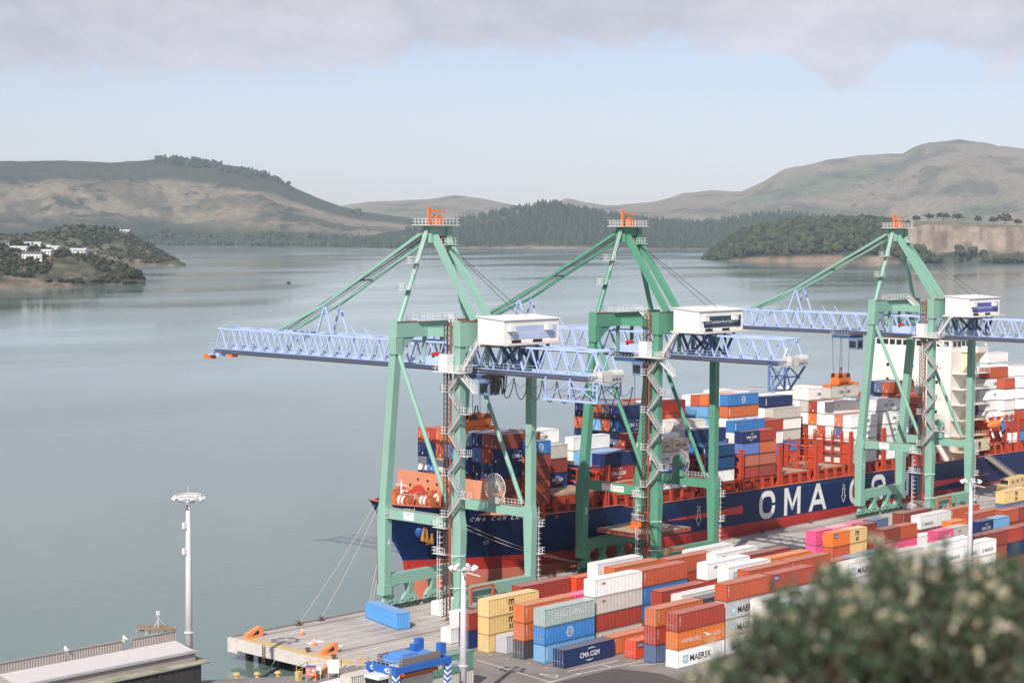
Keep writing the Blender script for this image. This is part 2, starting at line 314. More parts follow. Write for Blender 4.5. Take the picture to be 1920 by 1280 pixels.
def terrain(name, ridge, x0, x1, r_shore, r_ridge, cover, step=5, nv=40, amp=.14, gul=.0016, shape=1.25, back=1.25, seed=0, dens=.4):
    nu = int((x1-x0)/step)+1; V = []; C = []; T = []
    for j in range(nv):
        t = back*j/(nv-1)
        for i in range(nu):
            px = x0+i*step; d = ray(px, 430); dh = math.hypot(d.x, d.y); ux, uy = d.x/dh, d.y/dh
            e = ray(px, interp(ridge, px)); tz = e.z/math.hypot(e.x, e.y)
            rs = r_shore(px); rr = r_ridge(px); hr = EYE + rr*tz
            rr_t = rs + (rr-rs)*t; x, y = ux*rr_t, uy*rr_t
            q = Vector((x*gul+seed, y*gul-seed, seed*.37))
            rg = noise.multi_fractal(q, .9, 2.1, 6) - 1.0; rg += (noise.ridged_multi_fractal(q*2.3+Vector((seed,7,0)), .95, 2.15, 6, .95, 1.9)-1.25)*.62
            if t <= 1:
                s = shape(px, t) if callable(shape) else t**shape; h = WZ-6 + (hr-WZ+6)*s + rg*amp*hr*math.sin(math.pi*min(1, t*1.02))**.8*.75
            else: h = hr*(1-(t-1)*1.6)
            h += (noise.noise(q*9)*.014+noise.noise(q*23)*.007)*hr*min(1, t*4)
            V.append((x, y, h)); C.append((*cover(px, t, x, y, h/hr, q), dens(px, t, h/hr, q) if callable(dens) else dens)); T.append(t)
    me = bpy.data.meshes.new(name); me.from_pydata(V, [], grid_mesh(None, nu, nv)); me.materials.append(M_land)
    ca = me.color_attributes.new('cover', 'FLOAT_COLOR', 'POINT'); ca.data.foreach_set('color', np.array(C, np.float32).ravel())
    me.polygons.foreach_set('use_smooth', [True]*len(me.polygons)); me.update()
    o = struct(put(name, me)); return o, V, nu, nv
def pn(q, s, o=0): return noise.fractal(Vector((q.x*s+o, q.y*s-o, o)), 1.0, 2.0, 5)
# mountains at the head of the harbour
def cov_far(px, t, x, y, h, q):
    a = pn(q, 1.6, 5); c = lerp3(DRY, PAST, sm(-.1, .5, a)); c = lerp3(c, SCRUB, sm(.12, .35, pn(q, 3.1, 9))*.8)
    return lerp3(c, ROCK, sm(.75, 1.0, h)*.5*sm(-.2,.3,pn(q, 5, 2)))
terrain('mountain_range', [(980,400),(1060,386),(1150,385),(1230,378),(1280,362),(1335,357),(1390,358),(1430,340),(1470,316),(1520,306),(1560,297),(1600,293),(1640,290),(1690,287),(1712,275),(1740,266),(1800,262),(1840,266),(1870,274),(1920,277),(2000,280),(2140,300)], 960, 2140, lambda p: 8200, lambda p: 12800, cov_far, nv=60, amp=.22, gul=.0008, shape=1.15, seed=3, dens=lambda px,t,h,q: .38+.5*pn(q,1.4,3))
terrain('distant_hills', [(560,430),(640,386),(690,378),(740,377),(800,374),(850,366),(890,370),(930,378),(980,387),(1030,388),(1062,371),(1100,380),(1160,388),(1240,410),(1300,425)], 540, 1300, lambda p: 9800, lambda p: 13500, cov_far, nv=36, amp=.16, gul=.0009, seed=8, dens=.2)
def cov_left(px, t, x, y, h, q):
    c = lerp3(DRY, PAST, sm(.1, .5, pn(q, 1.3, 4))*.7)
    gl = sm(.02, .22, pn(q, 2.6, 7)) * sm(1.0, .35, h)
    c = lerp3(c, FOREST, gl*.55)
    f = sm(.66, .72, h + .07*pn(q, 3, 1) + .02*pn(q, 11, 4))
    c = lerp3(c, lerp3(FOREST, SCRUB, .3), f*.95)
    return lerp3(c, lerp3(FOREST, SCRUB, .25), sm(.30, .12, h+.12*pn(q, 4, 3)))
LEFT_RIDGE = [(-220,310),(0,301),(60,302),(120,301),(200,304),(260,301),(290,298),(330,300),(370,302),(410,307),(450,313),(490,323),(520,335),(560,355),(600,372),(640,387),(690,398),(740,405),(800,412),(860,425),(900,440)]
o_, V_left, nuL, nvL = terrain('harbour_side_hill', LEFT_RIDGE, -220, 900, lambda p: 6900, lambda p: 9300, cov_left, step=4, nv=60, amp=.24, gul=.0011, shape=1.2, seed=1, dens=lambda px,t,h,q: .45+.9*pn(q,1.7,3)-.5*sm(.3,.0,h))
def cov_wood(px, t, x, y, h, q):
    c = lerp3(FOREST, SCRUB, sm(.2, .5, pn(q, 3, 5))*.5)
    if t < .06: c = lerp3(SAND, c, sm(.02, .06, t))
    g = sm(.16, .24, pn(q, 2.0, 6))*sm(.25,.5,h)*(1 if px < 1010 else 0)
    return lerp3(c, DRY, g*.8)
WOOD_RIDGE = [(640,452),(700,440),(760,431),(820,423),(870,411),(920,401),(970,392),(1020,380),(1050,383),(1090,392),(1150,402),(1220,414),(1290,418),(1340,416),(1390,409),(1440,402),(1480,402),(1530,408),(1600,416),(1700,424),(1800,432)]
o_, V_wood, nuW, nvW = terrain('wooded_far_shore', WOOD_RIDGE, 640, 1800, lambda p: 6550, lambda p: 7700, cov_wood, step=5, nv=26, amp=.10, gul=.0016, shape=.8, seed=6)
# island with a wooded end and a bare cliff
def cov_isl(px, t, x, y, h, q):
    if px > 1690:
        top = lerp3(PAST, DRY, .35+.4*sm(-.2,.3,pn(q,2,2))); cl = lerp3((.27,.215,.165), (.16,.125,.10), sm(-.1,.3,pn(q,9,3))); low = lerp3(SCRUB, FOREST, sm(-.2,.2,pn(q,5,3)))
        return lerp3(lerp3(low, cl, sm(.34,.46,t+.05*pn(q,6,2))), top, sm(.57,.64,t))
    c = lerp3(FOREST, SCRUB, .3*sm(0,.3,pn(q,3,2)))
    return lerp3((.24,.17,.125), c, sm(.02,.07,t+.03*pn(q,6,1)))
ISL = [(1325,494),(1350,470),(1380,448),(1420,432),(1470,424),(1520,417),(1580,414),(1640,417),(1690,422),(1730,415),(1790,415),(1850,420),(1920,424),(2020,430),(2150,445)]
isl_in = lambda p: 4250 + 90*sm(1420,1330,p) - 60*math.sin((p-1400)*.018)*.5
o_, V_isl, nuI, nvI = terrain('island', ISL, 1322, 2150, isl_in, lambda p: isl_in(p)+(420 if p < 1690 else 240), cov_isl, step=3, nv=44, amp=.07, gul=.004, shape=lambda px,t: t**.55*(1-sm(1670,1710,px)) + sm(1670,1710,px)*(.34*sm(0,.45,t)+.58*sm(.45,.56,t)+.08*sm(.56,1,t)), back=1.6, seed=2, dens=.3)
# headland on the left with houses
def cov_head(px, t, x, y, h, q):
    c = lerp3(SCRUB, FOREST, sm(-.1,.3,pn(q,3,2))*.8); c = lerp3(c, PAST if h > .8 else DRY, sm(.1,.3,pn(q,5,4))*.45)
    c = lerp3(c, ROCK, sm(.12,.3,pn(q,7,8))*.8*sm(.6,.2,t)); 
    return lerp3((.17,.13,.10), c, sm(.04,.16,t+.08*pn(q,6,1)))
HB = [(-120,432),(0,440),(60,440),(95,432),(118,424),(140,420),(170,421),(205,427),(235,434),(262,447),(285,461),(305,474),(325,485),(342,492),(350,494)]
o_, V_hb, nuB, nvB = terrain('headland_behind', HB, -120, 348, lambda p: 3480, lambda p: 3480+260*sm(350,250,p)+12, cov_head, step=3, nv=28, amp=.10, gul=.006, shape=.75, back=1.7, seed=4)
HA = [(-120,448),(0,452),(40,458),(90,466),(140,474),(180,479),(220,492),(245,503),(262,518),(270,529),(275,533)]
o_, V_ha, nuA, nvA = terrain('headland_in_front', HA, -120, 272, lambda p: 2300+130*sm(120,275,p), lambda p: 2300+130*sm(120,275,p)+230*sm(285,190,p)+8, cov_head, step=3, nv=28, amp=.09, gul=.008, shape=.7, back=1.7, seed=5)
# ---- woods that read as one mass
def treeproto(kind, r, sides=6):
    b = MB(); 
    if kind == 'pine':
        for z0, z1, rr in ((.12,.62,.30),(.38,.84,.23),(.62,1.0,.14)):
            vs = [(math.cos(2*math.pi*k/sides)*rr*r.uniform(.75,1.2), math.sin(2*math.pi*k/sides)*rr*r.uniform(.75,1.2), z0+r.uniform(-.04,.04)) for k in range(sides)]+[(r.uniform(-.03,.03),r.uniform(-.03,.03),z1)]
            b.add(vs, [(k,(k+1)%sides,sides) for k in range(sides)])
    else:
        for _ in range(4):
            c = Vector((r.uniform(-.2,.2), r.uniform(-.2,.2), r.uniform(.35,.7))); rr = r.uniform(.2,.32); vs = []
            for a in range(3):
                for k in range(sides):
                    th = 2*math.pi*(k+.5*(a%2))/sides; ph = (a-1)*.75
                    q = rr*r.uniform(.8,1.15); vs.append(c+Vector((math.cos(th)*math.cos(ph)*q, math.sin(th)*math.cos(ph)*q, math.sin(ph)*q)))
            vs.append(c+Vector((0,0,rr))); vs.append(c-Vector((0,0,rr)))
            fs = [(a*sides+k, a*sides+(k+1)%sides, (a+1)*sides+(k+1)%sides, (a+1)*sides+k) for a in range(2) for k in range(sides)]+[(2*sides+k, 2*sides+(k+1)%sides, 3*sides) for k in range(sides)]+[((k+1)%sides, k, 3*sides+1) for k in range(sides)]
            b.add(vs, fs)
    tri = []
    for f in b.f:
        for k in range(1, len(f)-1): tri.append((f[0], f[k], f[k+1]))
    return np.array(b.v, np.float32), np.array(tri, np.int32)
rr_ = random.Random(5)
PROTO = {k: [treeproto(k, rr_) for _ in range(5)] for k in ('pine','round')}
def leaf_mat(name, c1, c2, vs=.02):
    m = bpy.data.materials.new(name); m.use_nodes = True; t = m.node_tree; b = t.nodes['Principled BSDF']; b.inputs['Roughness'].default_value = .9; b.inputs['Specular IOR Level'].default_value = .1
    a = t.nodes.new('ShaderNodeAttribute'); a.attribute_name = 'tone'; mx_ = t.nodes.new('ShaderNodeMix'); mx_.data_type = 'RGBA'
    t.links.new(a.outputs['Fac'], mx_.inputs[0]); mx_.inputs[6].default_value = (*c1,1); mx_.inputs[7].default_value = (*c2,1); t.links.new(mx_.outputs[2], b.inputs['Base Color']); return m
def forest(name, pts, m, label, cat='trees'):
    VV, FF, TT = [], [], []; o = 0
    for (x, y, z, h, kind, wf) in pts:
        v, f = PROTO[kind][rr_.randrange(5)]; a = rr_.uniform(0, 6.28); c, s = math.cos(a), math.sin(a)
        q = np.empty_like(v); q[:,0] = (v[:,0]*c-v[:,1]*s)*h*wf+x; q[:,1] = (v[:,0]*s+v[:,1]*c)*h*wf+y; q[:,2] = v[:,2]*h+z
        VV.append(q); FF.append(f+o); o += len(v); TT.append(np.full(len(v), rr_.random(), np.float32))
    V = np.concatenate(VV); F = np.concatenate(FF); T = np.concatenate(TT)
    me = bpy.data.meshes.new(name); me.vertices.add(len(V)); me.vertices.foreach_set('co', V.ravel()); me.loops.add(F.size); me.loops.foreach_set('vertex_index', F.ravel())
    me.polygons.add(len(F)); me.polygons.foreach_set('loop_start', np.arange(0, F.size, 3, dtype=np.int32)); me.polygons.foreach_set('loop_total', np.full(len(F), 3, np.int32))
    at_ = me.attributes.new('tone', 'FLOAT', 'POINT'); at_.data.foreach_set('value', T); me.materials.append(m); me.update(); me.validate()
    ob = put(name, me); ob['kind'] = 'stuff'; ob['label'] = label; ob['category'] = cat; return ob
def scatter(V, nu, nv, n, keep, r):
    out = []
    while len(out) < n:
        i, j = r.randrange(nu-1), r.randrange(nv-1); u, v = r.random(), r.random(); k = j*nu+i
        if not keep(i/(nu-1), j/(nv-1), V[k]): continue
        a, b, c, d = (Vector(V[q]) for q in (k, k+1, k+nu+1, k+nu)); p = a*(1-u)*(1-v)+b*u*(1-v)+c*u*v+d*(1-u)*v; out.append(p)
    return out
M_f1 = leaf_mat('pine_forest_far', (.022,.038,.026), (.060,.080,.045)); M_f2 = leaf_mat('island_wood', (.018,.032,.018), (.075,.085,.042)); M_f3 = leaf_mat('headland_scrub', (.018,.028,.017), (.075,.075,.042))
rf = random.Random(21)
P = [(p.x,p.y,p.z-2, rf.uniform(15,27), 'pine', rf.uniform(.8,1.2)) for p in scatter(V_wood, nuW, nvW, 5200, lambda u,v,p: .03 < v < .86 and not (u < .32 and v > .4 and noise.noise(Vector(p)*.0016+Vector((3,1,0))) > .12), rf)]
forest('pine_forest', P, M_f1, 'dark pine forest covering the low far shore behind the cranes')
P = [(p.x,p.y,p.z-2, rf.uniform(13,25), 'round' if rf.random() < .7 else 'pine', rf.uniform(1.0,1.4)) for p in scatter(V_isl, nuI, nvI, 2300, lambda u,v,p: .025 < v < .8 and (u < .42 or (u < .50 and v < .22) or (u < .46 and v < .5) or (v < .2 and rf.random() < .12)), rf)]
forest('island_wood', P, M_f2, 'dense dark wood covering the left end of the island')
P = [(p.x,p.y,p.z-3, rf.uniform(14,30), 'pine' if rf.random() < .5 else 'round', 1.2) for p in scatter(V_left, nuL, nvL, 2600, lambda u,v,p: (.03 < v < .16 and noise.noise(Vector(p)*.0021) > -.15) or (.74 < v < .81 and .4536 < u < .566) or (.70 < v < .79 and .566 < u < .80 and noise.noise(Vector(p)*.004) > .1), rf)]
P += [(*(at(x, 300+ (x-290)*.06, X=None, Y=None, Z=None) if False else (0,0,0)), 0, 'pine', 1) for x in ()]
forest('ridge_plantation', P, M_f1, 'dark tree belts along the shore and ridge of the left hill')
def scrubpts(V, nu, nv, n, lo, hi): return [(p.x,p.y,p.z-1, rf.uniform(lo,hi), 'round', rf.uniform(1.1,1.7)) for p in scatter(V, nu, nv, n, lambda u,v,p: .05 < v < .75 and noise.noise(Vector(p)*.012) > -.22, rf)]
forest('headland_scrub', scrubpts(V_ha, nuA, nvA, 1500, 3, 7)+scrubpts(V_hb, nuB, nvB, 1100, 3, 8), M_f3, 'low scrub and bushes covering the rocky left headland', 'scrub')
def ground_on(V, nu, nv, x0, step, px, t, back):
    i = min(nu-2, max(0, (px-x0)/step)); j = min(nv-2, max(0, t/back*(nv-1))); a, b = int(i), int(j); u, v = i-a, j-b; k = b*nu+a
    p = [Vector(V[q]) for q in (k,k+1,k+nu+1,k+nu)]; return p[0]*(1-u)*(1-v)+p[1]*u*(1-v)+p[2]*u*v+p[3]*(1-u)*v
# single trees one can tell apart: along the cliff top, and the dark one at the headland's tip
M_trunk = mat('tree_bark', (.07,.05,.035), .9, var=.3); M_crown = leaf_mat('dark_crown', (.016,.028,.016), (.06,.07,.035))
def single_tree(p, h, wf, label, kind='round', group=None, n=16, seed=1):
    r = random.Random(seed); t = thing('shore_tree', label, 'tree', p, 0, group)
    tb = MB(); tb.tube((0,0,-2), (h*.03,0,h*.5), h*.035, 6, h*.018)
    for k in range(4): tb.tube((h*.02,0,h*(.3+.06*k)), (math.cos(k*1.7)*h*.22*wf, math.sin(k*1.7)*h*.22*wf, h*(.55+.07*k)), h*.014, 5, h*.006)
    tb.build('trunk', M_trunk, t)
    VV = []; FF = []; TT = []; o = 0
    for k in range(n*5):
        v, f = PROTO['round'][r.randrange(5)]; s = h*r.uniform(.12,.22); th = r.uniform(0,6.28); q = math.sqrt(r.random())*h*.36*wf; zz = h*(.38+.5*r.random()*(1-(q/(h*.4*wf))**2*.6))
        VV.append(v*s+np.array((math.cos(th)*q, math.sin(th)*q, zz-s*.5), np.float32)); FF.append(f+o); o += len(v); TT.append(np.full(len(v), r.random(), np.float32))
    V = np.concatenate(VV); F = np.concatenate(FF); me = bpy.data.meshes.new('crown'); me.from_pydata(V.tolist(), [], F.tolist()); a_ = me.attributes.new('tone','FLOAT','POINT'); a_.data.foreach_set('value', np.concatenate(TT)); me.materials.append(M_crown); put('crown', me, t)
CL = [(1718,15,1.1,'leftmost'),(1742,17,1.3,'second'),(1768,19,1.5,'third'),(1795,17,1.6,'fourth'),(1833,15,1.2,'fifth'),(1862,16,1.1,'sixth'),(1884,23,1.5,'tallest'),(1908,14,1.4,'last')]
for k, (px, h, wf, nm) in enumerate(CL):
    p = ground_on(V_isl, nuI, nvI, 1322, 3, px, .96, 1.6); h *= 1.35
    single_tree((p.x,p.y,p.z-1), h, wf, nm+' dark tree from the left along the island cliff top' if nm not in ('tallest','last') else nm+' of the dark trees on the island cliff top', group='trees on the cliff top', seed=k)
p = ground_on(V_ha, nuA, nvA, -120, 3, 252, .35, 1.7); single_tree((p.x,p.y,p.z-2), 21, 1.25, 'large dark green tree at the tip of the left headland', seed=40, n=26)
# houses on the headland, seen small: walls, roof, windows
M_hw = mat('house_white', (.72,.71,.70), .7, var=.06); M_hg = mat('house_grey', (.30,.31,.33), .7); M_hr = mat('house_roof_dark', (.12,.12,.13), .6); M_hrw = mat('house_roof_pale', (.55,.55,.56), .5); M_pane = mat('dark_pane', (.02,.025,.03), .15, spec=.6, var=.02); M_red = mat('house_red', (.35,.10,.06), .8)
HOUSES = [(35,470,22,9,4.5,'w','p','long pale house at the left edge of the headland'),(10,462,14,8,6,'g','d','grey house above the long pale house, at the photo edge'),(60,487,24,10,8,'w','d','two storey white house with dark windows, lowest on the headland slope'),(88,478,14,9,6,'w','p','white gabled house right of the lowest white house'),(62,462,20,9,5,'w','p','broad white house with pale roof under the small gabled one'),(88,453,12,9,7,'w','d','small white house with steep gable, highest white one'),(100,470,16,8,5,'w','p','white house with terrace in the middle of the house row'),(122,478,16,8,4.5,'g','d','low dark grey house between two white houses'),(148,476,22,9,6,'w','p','long white house right of the low grey house'),(172,475,14,9,6,'g','d','grey box house at the right end of the house row'),(93,490,6,5,4,'r','d','small red shed below the house row'),(235,437,20,9,5,'g','p','flat roofed house on the crest of the rear headland')]
for px, py, L_, D_, H_, c, rc, lab in HOUSES:
    rear = py < 445; V_, nu_, nv_, bk = (V_hb, nuB, nvB, 1.7) if rear else (V_ha, nuA, nvA, 1.7)
    best = None
    for k in range(30):
        t = .3+.025*k*1.1; q = ground_on(V_, nu_, nv_, -120, 3, px, t, bk); e = ray(px, py); tz = EYE + math.hypot(q.x,q.y)*e.z/math.hypot(e.x,e.y)
        if best is None or abs(q.z-tz) < best[0]: best = (abs(q.z-tz), q)
    q = best[1]; a = math.atan2(RT.y, RT.x)+random.uniform(-.3,.3)
    h = thing('hillside_house', lab, 'house', (q.x,q.y,q.z-1), a, 'houses on the headland')
    mw_ = {'w':M_hw,'g':M_hg,'r':M_red}[c]; MB().box((-L_/2,-D_/2,-3), (L_/2,D_/2,H_)).build('wall', mw_, h)
    rb = MB(); e = .7
    rb.add([(-L_/2-e,-D_/2-e,H_),(L_/2+e,-D_/2-e,H_),(L_/2+e,D_/2+e,H_),(-L_/2-e,D_/2+e,H_),(-L_/2-e,0,H_+D_*.26),(L_/2+e,0,H_+D_*.26)], [(0,1,5,4),(2,3,4,5),(0,4,3),(1,2,5),(0,3,2,1)]); rb.build('roof', M_hrw if rc == 'p' else M_hr, h)
    nw = max(2, int(L_/3.6))
    for fl in range(2 if H_ > 5.5 else 1):
        for k in range(nw):
            x = -L_/2+(k+.5)*L_/nw; MB().box((x-1.0,-D_/2-.06,.9+fl*3), (x+1.0,-D_/2+.1,2.5+fl*3)).build('window', M_pane, h)
p = at(541, 531, Z=WZ); bt = thing('small_boat', 'tiny dark boat alone on the open water left of the cranes', 'boat', (p.x,p.y,WZ), R(100))
MB().add([(-3,-1,.0),(2.2,-1,0),(3.4,0,.2),(2.2,1,0),(-3,1,0),(-3,-1.2,1.1),(2.4,-1.2,1.2),(4,0,1.5),(2.4,1.2,1.2),(-3,1.2,1.1)], [(0,1,6,5),(1,2,7,6),(2,3,8,7),(3,4,9,8),(4,0,5,9),(5,6,7,8,9)]).build('hull', mat('boat_dark', (.03,.03,.035), .5), bt); MB().box((-1.4,-.8,1.1), (.8,.8,2.3)).build('cabin', mat('boat_cabin', (.1,.1,.11), .5), bt)
# ================================================================ CONTAINERS
M_box = mat('container_paint', (1,1,1), .55, var=.10, vscale=.9, objcol=True, rust=.5, dust=.24)
M_boxd = mat('container_door_paint', (1,1,1), .55, var=.12, vscale=1.4, objcol=True, rust=.75)
M_boxf = mat('container_frame_grime_shade', (1,1,1), .7, var=.2, vscale=1.5, objcol=True, rust=.6, darken=.42)  # rails and castings darkened: grime plus painted shade of the gaps between boxes
M_bars = mat('galvanised_bars', (.50,.48,.46), .5, metal=.3, var=.2, rust=.5)
M_wht = mat('print_white', (.80,.79,.78), .6, var=.05); M_blk = mat('print_black', (.02,.02,.024), .6, var=.05); M_prd = mat('print_orange_red', (.72,.16,.09), .6); M_pbl = mat('print_pale_blue', (.35,.60,.78), .6); M_pnv = mat('print_blue', (.03,.06,.30), .6); M_pgr = mat('print_grey', (.14,.15,.17), .6)
def corr(b, a0, a1, z0, z1, plane, out, axis, period=.36, depth=.06):
    n = max(2, int(round((a1-a0)/period))); p = (a1-a0)/n; pts = []
    for k in range(n): s = a0+k*p; pts += [(s,0),(s+p*.28,0),(s+p*.5,1),(s+p*.78,1)]
    pts.append((a1,0)); vs = []
    for s, d in pts:
        q = plane - out*d*depth
        for z in (z0, z1): vs.append((s,q,z) if axis == 'x' else (q,s,z))
    fs = []
    for k in range(len(pts)-1):
        f = (2*k, 2*k+2, 2*k+3, 2*k+1); fs.append(f if (axis == 'x') == (out < 0) else f[::-1])
    b.add(vs, fs)
def body(L, h, W=2.438, door=False):
    b = MB(); pw = .13; i = .018
    for x in (0, L-pw):
        for y in (0, W-pw): b.box((x,y,0), (x+pw,y+pw,h)); b.box((x-.004 if x == 0 else x-.05,y-.004 if y == 0 else y-.05,-.005), (x+.18 if x == 0 else L+.004,y+.17 if y == 0 else W+.004,.13), 1); b.box((x-.004 if x == 0 else x-.05,y-.004 if y == 0 else y-.05,h-.12), (x+.18 if x == 0 else L+.004,y+.17 if y == 0 else W+.004,h+.004), 1)
    for y in (0, W-.10):
        b.box((pw,y,0), (L-pw,y+.10,.15), 1); b.box((pw,y,h-.10), (L-pw,y+.10,h))
    for x in (0, L-.10):
        b.box((x,pw,0), (x+.10,W-pw,.15), 1); b.box((x,pw,h-.10), (x+.10,W-pw,h))
    corr(b, pw, L-pw, .15, h-.10, i, -1, 'x'); corr(b, pw, L-pw, .15, h-.10, W-i, 1, 'x')
    corr(b, pw, W-pw, .15, h-.10, L-i, 1, 'y')
    if door: b.box((.07,pw,.15), (.09,W-pw,h-.10))
    else: corr(b, pw, W-pw, .15, h-.10, i, -1, 'y')
    n = int(L/.6); p = (L-.2)/n                       # roof with shallow cross ribs
    vs = []; 
    for k in range(n):
        for s, z in ((0,0),(.35,0),(.5,1),(.85,1)): vs += [(.1+(k+s)*p,.1,h-.035+z*.022), (.1+(k+s)*p,W-.1,h-.035+z*.022)]
    vs += [(L-.1,.1,h-.035),(L-.1,W-.1,h-.035)]
    b.add(vs, [(2*k,2*k+2,2*k+3,2*k+1) for k in range(len(vs)//2-1)])
    b.add([(0,0,.02),(L,0,.02),(L,W,.02),(0,W,.02)], [(0,3,2,1)])
    return b.mesh('container_body', [M_box, M_boxf])
BODY = {}
def bodymesh(L, h, door):
    k = (L, h, door)
    if k not in BODY: BODY[k] = body(L, h, door=door)
    return BODY[k]
DOOR = {}
def doormesh(h, side):
    if (h, side) not in DOOR:
        b = MB(); y0, y1 = (.13,1.215) if side == 0 else (1.223,2.308)
        b.box((.02,y0,.15), (.068,y1,h-.1))
        for k in range(5): z = .28+k*(h-.5)/4.6; b.box((.004,y0+.08,z), (.0195,y1-.08,z+(h-.5)/9))
        c = MB()
        for yy in (y0+.25, y1-.25):
            c.box((-.035,yy-.022,.05), (.003,yy+.022,h-.04)); c.box((-.05,yy-.05,.95), (-.036,yy+.28,1.03))
        DOOR[h, side] = (b.mesh('door', [M_boxd]), c.mesh('locking_bars', [M_bars]))
    return DOOR[h, side]
def swoosh(parent, x, z, s, flip, m):        # a curved brush stroke
    b = MB(); n = 10; vs = []
    for k in range(n+1):
        a = R(58)+R(72)*k/n if not flip else R(-122)+R(72)*k/n
        t = math.sin(math.pi*k/n)*.13+.015
        for r_ in (1-t, 1+t*.2): vs.append((x+math.cos(a)*s*r_*1.5, -.004, z+math.sin(a)*s*r_*.95))
    b.add(vs, [(2*k,2*k+1,2*k+3,2*k+2) for k in range(n)]); return b.build('emblem', m, parent)
def logo(o, kind, L, h, wm=None):
    X, Z, Y = (1,0,0), (0,0,1), -.004
    def T(s, x, z, w_, h_, m, **kw): return lettering(o, s, (x,Y,z), X, Z, w_, h_, m, **kw)
    c = L/2
    if kind in ('cma','cmad'):
        m = M_wht if kind == 'cma' else M_pgr; s = 1 if L > 7 else .78
        T('CMA CGM', c-2.4*s, h*.355, 4.8*s, .84*s, m, bold=.025); swoosh(o, c+.5*s, h*.49, 1.1*s, False, m); swoosh(o, c-.1*s, h*.51, 1.1*s, True, m)
    elif kind == 'cmasm': T('CMA CGM', c+1.2, h*.40, 3.4, .72, M_wht, bold=.02); swoosh(o, c+3, h*.43, 1.0, False, M_wht); swoosh(o, c+3, h*.60, 1.0, True, M_wht)
    elif kind == 'msc': T('m', c-1.35, h*.53, 1.35, .95, M_blk, bold=.02); T('sc', c-1.2, h*.16, 1.2, .8, M_blk, bold=.02)
    elif kind == 'triton':
        for k, ch in enumerate('TRITON'): T(ch, .42, h*.80-k*.27, .25, .21, M_wht, bold=.02)
    elif kind == 'cosco':
        r_ = .86; b = MB()
        for q, w_ in ((1.0,.09),(.62,.07)):
            vs = []
            for k in range(33):
                a = 2*math.pi*k/32; vs += [(c+math.cos(a)*r_*q,Y,h*.5+math.sin(a)*r_*q), (c+math.cos(a)*(r_*q-w_),Y,h*.5+math.sin(a)*(r_*q-w_))]
            b.add(vs, [(2*k,2*k+1,2*k+3,2*k+2) for k in range(32)])
        for k in range(12):
            a = 2*math.pi*k/12; b.box((c+math.cos(a)*.68-.07,Y-.001,h*.5+math.sin(a)*.68-.09), (c+math.cos(a)*.68+.07,Y,h*.5+math.sin(a)*.68+.09))
        b.build('emblem', M_wht, o); T('COSCO', c-.68, h*.5-.2, 1.36, .4, M_wht, bold=.03)
        for k, ch in enumerate('COSCO'): T(ch, .45, h*.78-k*.24, .22, .19, M_wht)
    elif kind == 'china': T('CHINA  SHIPPING', 2.6, h*.36, 7.2, .95, M_wht, bold=.015)
    elif kind == 'hamburg':
        T('HAMBURG', .9, h*.34, 5.0, .72, M_wht); T('SÜD', 9.2, h*.38, 2.1, .78, M_wht)
        b = MB(); b.add([(6.3,Y,h*.68),(7.3,Y,h*.66),(8.2,Y,h*.56),(8.9,Y,h*.46),(8.0,Y,h*.46),(7.0,Y,h*.42),(7.5,Y,h*.53),(6.9,Y,h*.60)], [(0,1,2,3,4,5,6,7)]); b.build('emblem', M_wht, o)
    elif kind in ('maersk','maersks'):
        s = 1 if kind == 'maersk' else .62; x0 = 1.3 if s == 1 else .55
        b = MB(); b.box((x0,Y,h*.24), (x0+1.3*s,Y+.001,h*.24+1.3*s)); b.build('emblem_panel', M_pbl, o)
        b = MB(); cx, cz = x0+.65*s, h*.24+.65*s; vs = []
        for k in range(14): a = 2*math.pi*k/14+R(90); q = (.50 if k%2 == 0 else .22)*s; vs.append((cx+math.cos(a)*q,Y-.002,cz+math.sin(a)*q))
        b.add(vs, [tuple(range(14))]); b.build('emblem', M_wht, o)
        T('MAERSK', x0+1.8*s, h*.27, 5.6*s, 1.05*s, M_blk if s == 1 else M_pgr, bold=.015)
    elif kind == 'one': T('ONE', L*.36, h*.28, 2.9 if L < 7 else 3.4, 1.15, M_wht, bold=.03)
    elif kind == 'zim': T('ZIM', 1.6, h*.66, 1.0, .42, M_prd, bold=.03)
    elif kind == 'cai':
        b = MB(); b.box((.35,Y,h*.62), (1.75,Y+.001,h*.90)); b.build('emblem_panel', M_pnv, o); lettering(o, 'CAI', (.5,Y-.003,h*.68), X, Z, 1.1, .45, M_wht, bold=.03)
    elif kind == 'bar':
        b = MB(); b.box((.32,Y,h*.2), (.62,Y+.001,h*.82)); b.build('code_panel', M_wht, o)
C_ = dict(orange=(.62,.16,.055), rust=(.46,.095,.042), red=(.37,.052,.034), brown=(.25,.05,.035), bright=(.74,.19,.035), white=(.80,.79,.77), beige=(.58,.545,.49), grey=(.46,.46,.46), blue=(.045,.20,.50), lblue=(.16,.37,.62), navy=(.012,.030,.115), deep=(.012,.06,.17), yellow=(.78,.55,.24), chgrey=(.38,.47,.45), chgreen=(.12,.27,.215), pink=(.80,.10,.26), palepink=(.80,.33,.42), slate=(.10,.135,.24), scarlet=(.72,.07,.025), lilac=(.56,.56,.62), tan=(.62,.50,.38), dark=(.07,.07,.09), salmon=(.50,.16,.10), steel=(.14,.24,.34), cblue=(.10,.17,.42), cblue2=(.09,.29,.62))
CN = dict(orange='orange', rust='rust orange', red='red brown', brown='dark red brown', bright='bright orange', white='white', beige='beige', grey='grey', blue='mid blue', lblue='light blue', navy='navy blue', deep='deep blue', yellow='pale yellow', chgrey='grey green', chgreen='sea green', pink='pink', palepink='pale pink', slate='slate blue', scarlet='scarlet', lilac='pale lilac grey', tan='tan', dark='charcoal', salmon='faded salmon', steel='steel blue', cblue='cobalt blue')
